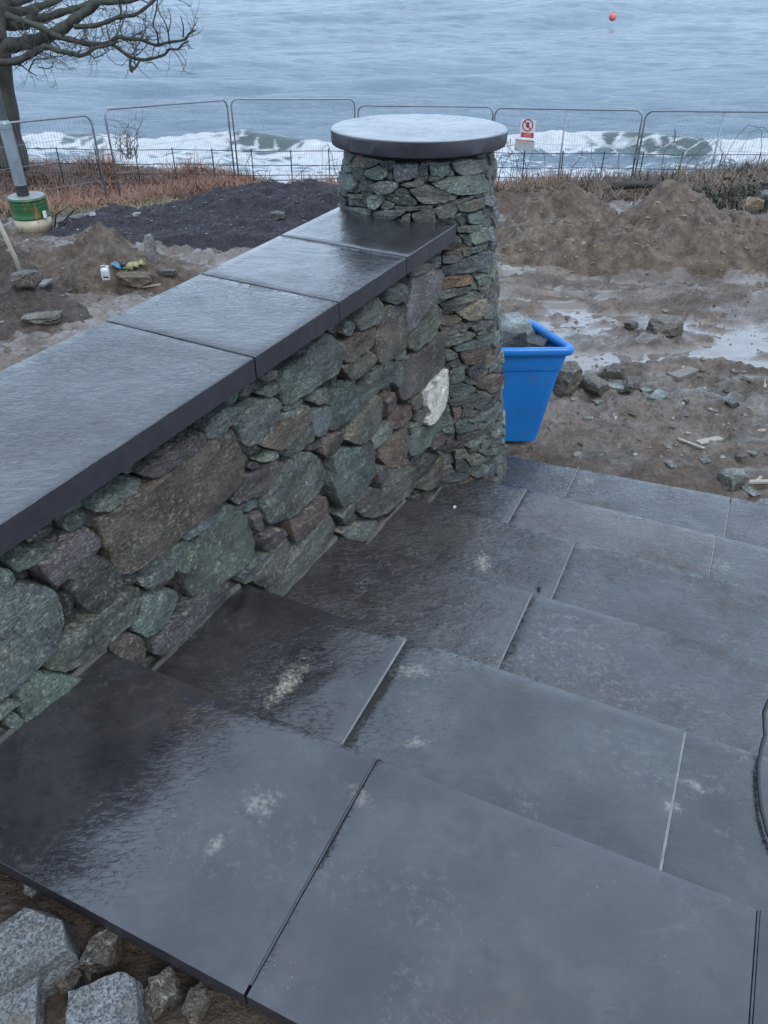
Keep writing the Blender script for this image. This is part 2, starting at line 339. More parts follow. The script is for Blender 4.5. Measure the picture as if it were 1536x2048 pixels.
# ------------------------------------------------------------------ ground and water
PUD = [(onz(1085, 527, -.62), .75, .28), (onz(1120, 600, -.48), .5, .12), (onz(1240, 545, -.6), .5, .14), (onz(330, 560, -.5), .35, .15), (onz(1520, 600, -.5), .7, .14)]
def gbase(x, y):
    x = np.asarray(x, float); y = np.asarray(y, float)
    s = x * SU[0] + y * SU[1]
    z1 = np.interp(s, [-9, .30, .47, .9, 2.0, 3.4, 4.1, 4.4, 5.2], [.93, .93, .92, .62, .30, -.02, -.16, -.14, -.12])
    z2 = np.interp(y, [4.8, 8, 12, 15, 18, 21, 24, 27, 33], [-.12, -.42, -.92, -1.35, -1.85, -2.5, -3.6, -5.0, -5.6])
    z = np.where(y > 4.8, np.minimum(z1, z2), z1)
    z = z - .25 * sstep(-3, -6, x) * sstep(14, 17, y) + .85 * sstep(-1.5, -7, x) * sstep(18.5, 21.5, y) * sstep(27, 24, y)
    z = z + .35 * sstep(3.5, 8, x) * sstep(11, 15, y) * sstep(24, 21, y)
    return z
def gz(x, y, detail=True):
    x = np.asarray(x, float); y = np.asarray(y, float); z = gbase(x, y)
    s = x * SU[0] + y * SU[1]; out = sstep(4.15, 5.2, s)
    rut = fbm(x * .55, y * 1.5, 3, 4) * .10 + fbm(x * 2.1, y * 3.6, 8, 4) * .065
    if detail:
        rr = 1 - np.abs(fbm(x * 5.5, y * 7.5, 21, 3)); rut = rut + .055 * (rr - .6) * (.4 + .6 * sstep(-.3, .5, vn(x * .9, y * 1.3, 99))) + fbm(x * 17, y * 19, 31, 2) * .016
    if detail:
        cl = fbm(x * 8.5, y * 9.5, 51, 3); rut = rut + .05 * np.maximum(cl - .25, 0) * sstep(-.4, .4, vn(x * .8 + 5, y * 1.4, 57))
        lo = -.075 + .02 * vn(x * .25, y * .3, 61); rut = lo + np.where(rut > lo, rut - lo, .06 * (rut - lo))
    z = z + rut * (.30 + .70 * out)
    for P, ra, rb in PUD:
        r = np.sqrt(((x - P[0]) / ra) ** 2 + ((y - P[1]) / rb) ** 2); w = sstep(2.3, 1.3, r)
        z = z * (1 - w) + (P[2] - .05 + .125 * sstep(.3, 1.0, r) + .45 * rut) * w
    return z
def ground_hit(px, py):
    d = ray(px, py); t = np.geomspace(1.5, 60, 4000); P = EYE[None] + d[None] * t[:, None]
    i = np.argmax(P[:, 2] < gz(P[:, 0], P[:, 1], False)); return P[i]

rows = np.concatenate([np.linspace(-3, 3.6, 90), 3.6 + (np.geomspace(1, 1 + 26.5, 400) - 1)[1:]])
ca = np.linspace(-1, 1, 560); ca = np.sign(ca) * np.abs(ca) ** 1.15
X = ca[None] * (3.2 + .80 * np.abs(rows[:, None])); Y = np.repeat(rows[:, None], 560, 1)
Zg = gz(X, Y)
_r = fbm(X * .55, Y * 1.5, 3, 4) * .10 + fbm(X * 2.1, Y * 3.6, 8, 4) * .065 + .055 * ((1 - np.abs(fbm(X * 5.5, Y * 7.5, 21, 3))) - .6) * (.4 + .6 * sstep(-.3, .5, vn(X * .9, Y * 1.3, 99)))
wetA = sstep(-.045, -.08, _r - .02 * vn(X * .25, Y * .3, 61)) * sstep(4.6, 5.4, Y) * sstep(12, 10, Y)
vegA = sstep(13.0, 15.5, Y + 1.2 * vn(X * .5, Y * .5, 63) - .35 * np.minimum(X + 3, 0) * .4)
mk('ground', np.stack([X, Y, Zg], -1).reshape(-1, 3), gridfaces(len(rows), 560), M['mud'], smooth=True, kind='structure', attrs=dict(pool=wetA.ravel(), litter=vegA.ravel()))
M['puddle'] = m_water('muddy_water', (.10, .078, .052), .03, .05, 22)
for i, (P, ra, rb) in enumerate(PUD):
    n = 36; V = [P + [0, 0, 0]]
    for k in range(n):
        q = 2 * math.pi * k / n; V.append(P + np.array([1.0 * ra * math.cos(q), 1.0 * rb * math.sin(q), 0]))
    mk('puddle', V, [(0, 1 + k, 1 + (k + 1) % n) for k in range(n)], M['puddle'], kind='structure')

# sea: a fan-shaped sheet of real waves, with a breaker rolling in along the shore
SEA = -4.84
ry = np.concatenate([np.geomspace(27, 75, 330), np.geomspace(75, 400, 330)[1:], np.geomspace(400, 7000, 60)[1:]])
ct = np.linspace(-.95, .95, 640); Xs = ct[None] * ry[:, None]; Ys = np.repeat(ry[:, None], 640, 1); Tn = np.repeat(ct[None], len(ry), 0)
zw = np.zeros_like(Xs)
wr = random.Random(3)
for i in range(26):
    L = 1.4 * 1.19 ** i * wr.uniform(.85, 1.15); a = math.radians(wr.gauss(-90 + 8, 24)); amp = .0105 * L ** .86
    ph = wr.uniform(0, 6.28); k = 2 * math.pi / L
    q = np.sin(k * (Xs * math.cos(a) + Ys * math.sin(a)) + ph + .9 * vn(Xs * .6 / L, Ys * .6 / L, 40 + i))
    zw += amp * (1.2 * (1 - np.abs(q)) - .6 if i % 2 else q) * np.clip(1.6 - Ys / (160 * L), 0, 1) * (.6 + .4 * vn(Xs * .03, Ys * .05, 60 + i))
far = sstep(900, 250, Ys); zw *= far * sstep(26, 44, Ys) * .75 + .25 * far
def crest(xc, A, wf, wb):                                    # steep towards the shore, long behind
    d = Ys - xc; return A * np.where(d < 0, np.exp(-(d / wf) ** 2), np.exp(-(d / wb) ** 2))
yc = 38.8 + 1.1 * vn(Xs * .11, 0 * Xs, 71) + .03 * Xs
TP = [-.9, -.45, -.40, -.34, -.30, -.26, -.17, -.12, -.06, .0, .15, .20, .26, .30, .375, .40, .50, .9]
AM = [.4, .5, .9, .9, .55, .5, .95, .9, .7, .65, .7, .6, .9, 1.0, .95, .8, .75, .7]
BR = [.9, .6, .8, .1, .9, 1.0, .25, .0, .9, 1.0, .9, 1.0, .45, .1, .0, .9, 1.0, 1.0]
A1 = np.interp(Tn, TP, AM); B1 = np.clip(np.interp(Tn, TP, BR) + .2 * fbm(Xs * .7, Ys * .9, 88, 3), 0, 1)
zc = crest(yc, .82, .55, 2.0) * A1
bumps = fbm(Xs * 1.7, Ys * 1.7, 80, 4)
dd = Ys - yc
roll = np.exp(-((dd + .9) / 1.1) ** 2) * B1
zw = zw + zc + roll * (.22 + .22 * bumps)
yc2 = 53 + 2 * vn(Xs * .06, 0 * Xs, 75); zw += crest(yc2, .42, 1.0, 3.0) * sstep(-.1, .5, vn(Xs * .05 + 4, 0 * Xs, 76))
wash = sstep(38.4, 36.3, Ys); foam = .42 * wash + .26 * sstep(35.5, 32, Ys) + .42 * np.exp(-((dd + .8) / 1.0) ** 2) * B1 + .5 * np.exp(-((dd - .1) / .35) ** 2) * B1
foam += .12 * vn(Xs * .35, Ys * .8, 83) * wash
foam += .27 * np.exp(-((dd + .5) / .9) ** 2)
zw += wash * .10 * fbm(Xs * 1.1, Ys * 1.6, 85, 3)
face = np.exp(-((dd + .35) / .7) ** 2) * (1 - .6 * B1) * A1
mk('sea', np.stack([Xs, Ys, SEA + zw], -1).reshape(-1, 3), gridfaces(len(ry), 640), M['sea'], smooth=True, kind='structure', attrs=dict(foam=np.clip(foam, 0, 1).ravel(), face=np.clip(face, 0, 1).ravel()))

# ------------------------------------------------------------------ steps: each slab a piece of its own
steps = thing('stone_steps', step_pt(2.2, -.3, 0), 'wet dark slate steps running down beside the dry stone wall', 'steps')
def slab(name, quad, thick, mat, parent, riven=1.0, color=(1, 1, 1), res=.022, amp=.0014, ragged=.0, bev=.003, seed=0, zf=None):
    """quad: 4 xyz corners (a b c d round), top face; relief on top, rounded edge, sides"""
    a, b, c, d = [np.asarray(q, float) for q in quad]
    nx = max(6, int(np.linalg.norm(b - a) / res)); ny = max(6, int(np.linalg.norm(d - a) / res))
    uu = np.linspace(0, 1, nx); vv = np.linspace(0, 1, ny); ea = bev * 1.3 / np.linalg.norm(b - a); eb = bev * 1.3 / np.linalg.norm(d - a)
    uu[1] = ea; uu[-2] = 1 - ea; vv[1] = eb; vv[-2] = 1 - eb
    P = (a[None, None] * (1 - uu)[None, :, None] + b[None, None] * uu[None, :, None]) * (1 - vv)[:, None, None] + (d[None, None] * (1 - uu)[None, :, None] + c[None, None] * uu[None, :, None]) * vv[:, None, None]
    la = np.linalg.norm(b - a); lb = np.linalg.norm(d - a)
    ed = np.minimum(np.minimum(uu, 1 - uu)[None, :] * la, np.minimum(vv, 1 - vv)[:, None] * lb)
    rel = fbm(P[..., 0] * 9, P[..., 1] * 9, 11 + seed, 4) * amp * 1.6 + np.round(fbm(P[..., 0] * 3.2, P[..., 1] * 3.2, 5 + seed, 3) * 2.2) * amp * .7
    P[..., 2] += rel * sstep(0, .03, ed) - bev * .7 * sstep(bev, 0, ed)
    per = [(0, j) for j in range(nx)] + [(i, nx - 1) for i in range(1, ny)] + [(ny - 1, j) for j in range(nx - 2, -1, -1)] + [(i, 0) for i in range(ny - 2, 0, -1)]
    cen = (a + b + c + d) / 4
    if ragged:
        for k, (i, j) in enumerate(per):
            P[i, j, :2] += (cen - P[i, j])[:2] / np.linalg.norm((cen - P[i, j])[:2]) * ragged * max(0, 1 + float(fbm(P[i, j, 0] * 21, P[i, j, 1] * 21, 3, 3)))
    V = P.reshape(-1, 3).tolist(); Fc = [tuple(int(q) for q in f) for f in gridfaces(ny, nx)]
    lo = len(V)
    for (i, j) in per:
        q = P[i, j].copy(); q[2] -= bev; V.append(q.tolist())
    m = len(per)
    for k in range(m):
        q = list(V[lo + k]); q[2] = float((a[2] + b[2] + c[2] + d[2]) / 4 - thick); V.append(q)
    idx = [i * nx + j for (i, j) in per]
    for k in range(m):
        k2 = (k + 1) % m
        Fc.append((idx[k2], idx[k], lo + k, lo + k2)); Fc.append((lo + k2, lo + k, lo + m + k, lo + m + k2))
    Fc.append(tuple(lo + m + k for k in range(m)))
    ob = mk(name, V, Fc, mat, parent, smooth=True, origin=cen, color=color)
    ob.data.materials.append(M['cope_edge']); nt_ = (nx - 1) * (ny - 1)
    for p in ob.data.polygons[nt_:]:
        p.use_smooth = False
        if abs(p.normal.z) < .5: p.material_index = 1
    ob['riven'] = float(riven)
    return ob
EDGE_R = 1.75
JO = [[-.506, .370, 1.26], [-.683, .195, 1.08], [-.418, .52, 1.42], [-.375, .62], [-.768, .241, 1.15], [-.60, .30, 1.2]]
RIV = [.22, .42, 1.05, 1.1, 1.2, 1.5]
TINT = [[(.95, .95, 1.0), (1.1, 1.1, 1.15), (1, 1, 1), (1, 1, 1)], [(1, .95, .95), (1.05, 1.15, 1.15), (1, 1, 1), (1, 1, 1)], [(1.15, 1, .95), (1, 1.05, 1.1), (1, 1, 1), (1, 1, 1)],
        [(1.1, 1, 1), (.95, .98, 1.05), (1, 1, 1)], [(1, 1, 1), (1.75, 1.4, 1.2), (1.1, 1.1, 1.1), (1, 1, 1)], [(1.1, 1.05, 1.0), (1, 1.05, 1.1), (1, 1, 1), (1, 1, 1)]]
for i in range(6):
    z = TZ[i]; s0, s1 = BACK[i], NOSE[i]; js = JO[i] + [EDGE_R]
    la = (wall_ns(s0), wall_ns(s1)); g = .003
    for k, j in enumerate(js):
        l0, l1 = (la if k == 0 else (js[k - 1] + g, js[k - 1] + g)); r = j - g if k < len(js) - 1 else j
        tz = z + .0006 * U(-1, 1); s1a, s1b = (4.245 + .088 * l1, 4.245 + .088 * r) if i == 5 else (s1, s1)   # the bottom edge runs slightly askew
        slab('slab', [step_pt(s0, l0, tz), step_pt(s0, r, tz), step_pt(s1b, r, tz - .006), step_pt(s1a, l1, tz - .006)], .048, M['slab'], steps, RIV[i], TINT[i][k], seed=i * 7 + k, amp=.0007 if i == 0 else .0012, ragged=.0005, bev=.0014)
    for k, j in enumerate(js[:-1]):
        dk = i == 0; w = .0060 if (i, k) == (1, 1) else .0042 if dk else .0034; V = []
        for sx, zz in ((s0 + .02, z), (s1 - .004, z - .0058)):
            for off in ((-w, -w * .55, w * .55, w) if dk else (-w, 0, w)):
                wob = .0012 * U(-1, 1); V.append(step_pt(sx, j + off + wob, zz - (.010 if dk and abs(off) == w else .0010)))
        m_ = len(V) // 2
        V += [v - ZH * .03 for v in V]
        Fc = [(q, q + 1, m_ + q + 1, m_ + q) for q in range(m_ - 1)] + [(2 * m_, 0, m_, 3 * m_), (m_ - 1, 3 * m_ - 1, 4 * m_ - 1, 2 * m_ - 1), (m_, 2 * m_ - 1, 4 * m_ - 1, 3 * m_)]
        mk('joint', V, Fc, M['slate_joint' if dk else 'joint'], steps)
    # riser under the nosing and the fill below the slabs
    if i < 5:
        MB().box(step_pt(s1 - .055, (wall_ns(s1) + EDGE_R) / 2, (TZ[i + 1] + z) / 2 - .05), (.03, EDGE_R - wall_ns(s1) - .02, z - TZ[i + 1] - .006), [SU, SN, ZH]).build('riser', M['cope_edge'], steps)
    MB().box(step_pt((s0 + s1) / 2 + .02, (wall_ns(s1) + EDGE_R) / 2 + .02, z - .052 - .14), (s1 - s0 - .24, EDGE_R - wall_ns(s1) - .12, .28), [SU, SN, ZH]).build('bedding', M['mortar'], steps)
# pale bedding line along the back edge of each lower tread
for i in range(1, 6):
    MB().box(step_pt(BACK[i] + .036, (wall_ns(BACK[i]) + EDGE_R) / 2, TZ[i] + .001), (.008, EDGE_R - wall_ns(BACK[i]) - .05, .008), [SU, SN, ZH]).build('bed_joint', M['joint'], steps)
# mortar fillet where each tread meets the wall
for i in range(5):
    sa = [.2, WS_N[0], WS_N[1], WS_N[2], WS_N[3]][i] - .12; sb = WS_N[i] - .008
    n = 26; V = []
    for k in range(n + 1):
        s = sa + (sb - sa) * k / n; w = .011 + .004 * float(fbm(s * 14, i * 3.1, 9, 3)); hh = .009 + .006 * float(fbm(s * 19, i * 5.7, 19, 3))
        z = TZ[i] + .001
        V += [wall_pt(s, z - .03, w), wall_pt(s, z, w), wall_pt(s, z + .012, w * .55), wall_pt(s, z + hh, .004), wall_pt(s, z + hh - .01, -.04)]
    Fc = [(k * 5 + q, (k + 1) * 5 + q, (k + 1) * 5 + q + 1, k * 5 + q + 1) for k in range(n) for q in range(4)]
    mk('mortar_fillet', V, Fc, M['mortar'], steps, smooth=True)

# ------------------------------------------------------------------ dry stone wall and round pillar
SC_COL = {k: tuple(q * 1.62 if k not in 'wty' else q for q in c) for k, c in dict(g=(.092, .110, .100), d=(.068, .090, .087), b=(.098, .075, .058), p=(.086, .074, .075), r=(.108, .070, .053), k=(.046, .044, .043), o=(.105, .104, .086), w=(.72, .69, .62), q=(.135, .130, .138), t=(.26, .155, .075), y=(.28, .23, .145), l=(.122, .150, .136)).items()}
def resample(poly, step, cut=.05):
    P = np.asarray(poly, float)
    Q = []                                                    # cut the corners once
    for i in range(len(P)):
        a, b = P[i], P[(i + 1) % len(P)]; Q += [a * (1 - cut) + b * cut, a * cut + b * (1 - cut)]
    P = np.array(Q); e = np.linalg.norm(np.roll(P, -1, 0) - P, axis=1); L = e.sum(); n = int(np.clip(L / step, 12, 56))
    cs = np.concatenate([[0], np.cumsum(e)]); t = np.linspace(0, L, n, endpoint=False); PP = np.vstack([P, P[:1]])
    return np.stack([np.interp(t, cs, PP[:, 0]), np.interp(t, cs, PP[:, 1])], 1)
def shoelace(P): return .5 * float(np.sum(P[:, 0] * np.roll(P[:, 1], -1) - P[:, 1] * np.roll(P[:, 0], -1)))
def stone_geo(poly, fn, depth, hbase, step=.016, rough=1.0, sd=0, nf=4):
    P = resample(poly, step)
    if shoelace(P) < 0: P = P[::-1]
    c = P.mean(0); n = len(P); size = math.sqrt(abs(shoelace(P))) + 1e-6
    for i in range(n):
        q = P[i]; v = mnoise.noise(Vector((q[0] * 38 + sd, q[1] * 38, sd * .7))); w = mnoise.noise(Vector((q[0] * 38, q[1] * 38 + 9, sd * .7)))
        P[i] = q + np.array([v, w]) * .0055 * rough
    tx, tz = rnd.gauss(0, .05), rnd.gauss(0, .06); V = []
    e = min(.005, size * .06); fac = []
    for _ in range(nf):                                      # chipped facets round a flat main face
        q = rnd.uniform(0, 6.283); dv = np.array([math.cos(q), math.sin(q)]); ext = float(np.max((P - c) @ dv)); fac.append((dv, ext * rnd.uniform(.45, 1.0), rnd.uniform(.06, .34)))
    rings = [(1.0, None), (1.0, -e), (1 - e * .8 / size, 0.0), (.86, .0), (.68, .0), (.48, .0), (.26, .0)]
    def hh_(q):
        d_ = q - c; h = tx * d_[0] + tz * d_[1]
        for dv, k0, sl in fac: h = min(h, tx * d_[0] + tz * d_[1] + (k0 - float(d_ @ dv)) * sl)
        h = max(h, -.035)
        h += mnoise.noise(Vector((q[0] * 9 + sd * 3.1, q[1] * 13, sd))) * .022 * size + mnoise.noise(Vector((q[0] * 34, q[1] * 44 + sd, sd))) * .004 * rough
        return h + math.floor((mnoise.noise(Vector((q[0] * 5 + sd, q[1] * 26, sd * 1.7))) + 1) * 2.4) * .0035 * rough
    for t, h in rings:
        for i in range(n):
            q = c + (P[i] - c) * t
            V.append(fn(q[0], q[1], hbase - depth) if h is None else fn(q[0], q[1], hbase + h + hh_(q)))
    V.append(fn(c[0], c[1], hbase + hh_(c))); m_ = len(rings)
    Fc = [(r * n + i, r * n + (i + 1) % n, (r + 1) * n + (i + 1) % n, (r + 1) * n + i) for r in range(m_ - 1) for i in range(n)]
    Fc += [((m_ - 1) * n + i, (m_ - 1) * n + (i + 1) % n, m_ * n) for i in range(n)]
    return np.array(V), Fc, fn(c[0], c[1], hbase)
def colvar(k, s=.13):
    c = SC_COL[k]; f = 1 + rnd.gauss(0, s); return tuple(max(.01, q * f * (1 + rnd.gauss(0, .05))) for q in c)
def inpoly(poly, A, B):
    P = np.asarray(poly); r = np.zeros(A.shape, bool); j = len(P) - 1
    for i in range(len(P)):
        xi, yi = P[i]; xj, yj = P[j]
        with np.errstate(divide='ignore', invalid='ignore'):
            cnd = ((yi > B) != (yj > B)) & (A < (xj - xi) * (B - yi) / (yj - yi + 1e-12) + xi)
        r ^= cnd; j = i
    return r
def hull(pts):
    pts = sorted(map(tuple, pts))
    def half(it):
        o = []
        for p in it:
            while len(o) >= 2 and (o[-1][0] - o[-2][0]) * (p[1] - o[-2][1]) - (o[-1][1] - o[-2][1]) * (p[0] - o[-2][0]) <= 0: o.pop()
            o.append(p)
        return o[:-1]
    return np.array(half(pts) + half(pts[::-1]))
def fill_gaps(polys, a0, a1, b0f, b1, res, rr, aniso, minarea, seed):
    """small stones for the space the traced ones leave, as hulls of stretched Voronoi cells"""
    ra = np.arange(a0, a1, res); rb = np.arange(-.12, b1, res); A, B = np.meshgrid(ra, rb)
    free = np.ones(A.shape, bool)
    low = np.array([b0f(a) for a in ra]); free &= B > low[None]
    for p in polys: free &= ~inpoly(p, A, B)
    g = free.copy()
    for sh in ((0, 1), (0, -1), (1, 0), (-1, 0)): g &= np.roll(free, sh, (0, 1))
    ii = np.argwhere(g); rs = np.random.RandomState(seed); rs.shuffle(ii); seeds = []
    sa = np.zeros((0, 2))
    for (i, j) in ii:
        p = np.array([A[i, j] / aniso, B[i, j]]); k = rr * rs.uniform(.75, 1.35)
        if len(sa) == 0 or np.min(np.hypot(sa[:, 0] - p[0], sa[:, 1] - p[1])) > k: sa = np.vstack([sa, p])
    pts = np.stack([A[g] / aniso, B[g]], 1); lab = np.empty(len(pts), int); dist = np.empty(len(pts))
    for q in range(0, len(pts), 4000):
        D = np.hypot(pts[q:q + 4000, None, 0] - sa[None, :, 0], pts[q:q + 4000, None, 1] - sa[None, :, 1]); lab[q:q + 4000] = D.argmin(1); dist[q:q + 4000] = D.min(1)
    out = []
    for k in range(len(sa)):
        m = (lab == k) & (dist < rr * 1.25)
        if m.sum() < 5: continue
        P = np.stack([pts[m, 0] * aniso, pts[m, 1]], 1)
        try: H = hull(P)
        except Exception: continue
        if len(H) < 4: continue
        ar = abs(shoelace(H))
        if ar < minarea: continue
        if len(H) > 9: H = H[np.linspace(0, len(H) - 1, 9).astype(int)]
        c = H.mean(0); H = c + (H - c) * 1.0 + np.sign(H - c) * res * .35
        out.append(H)
    return out
CROP = dict(A=(0, 1000, 4.096), B=(180, 840, 4.096), C=(380, 640, 4.8), E=(440, 880, 4.8), F=(640, 520, 5.486), G=(640, 760, 5.12), P=(660, 280, 4.267), Q=(860, 440, 9.6), R=(860, 620, 9.035), S=(860, 780, 8.533))
def readp(txt):
    out = []
    for line in txt.strip().splitlines():
        w = line.split(); ox, oy, sc = CROP[w[0]]
        out.append((w[1], [(ox + float(q.split(',')[0]) / sc, oy + float(q.split(',')[1]) / sc) for q in w[2:]]))
    return out
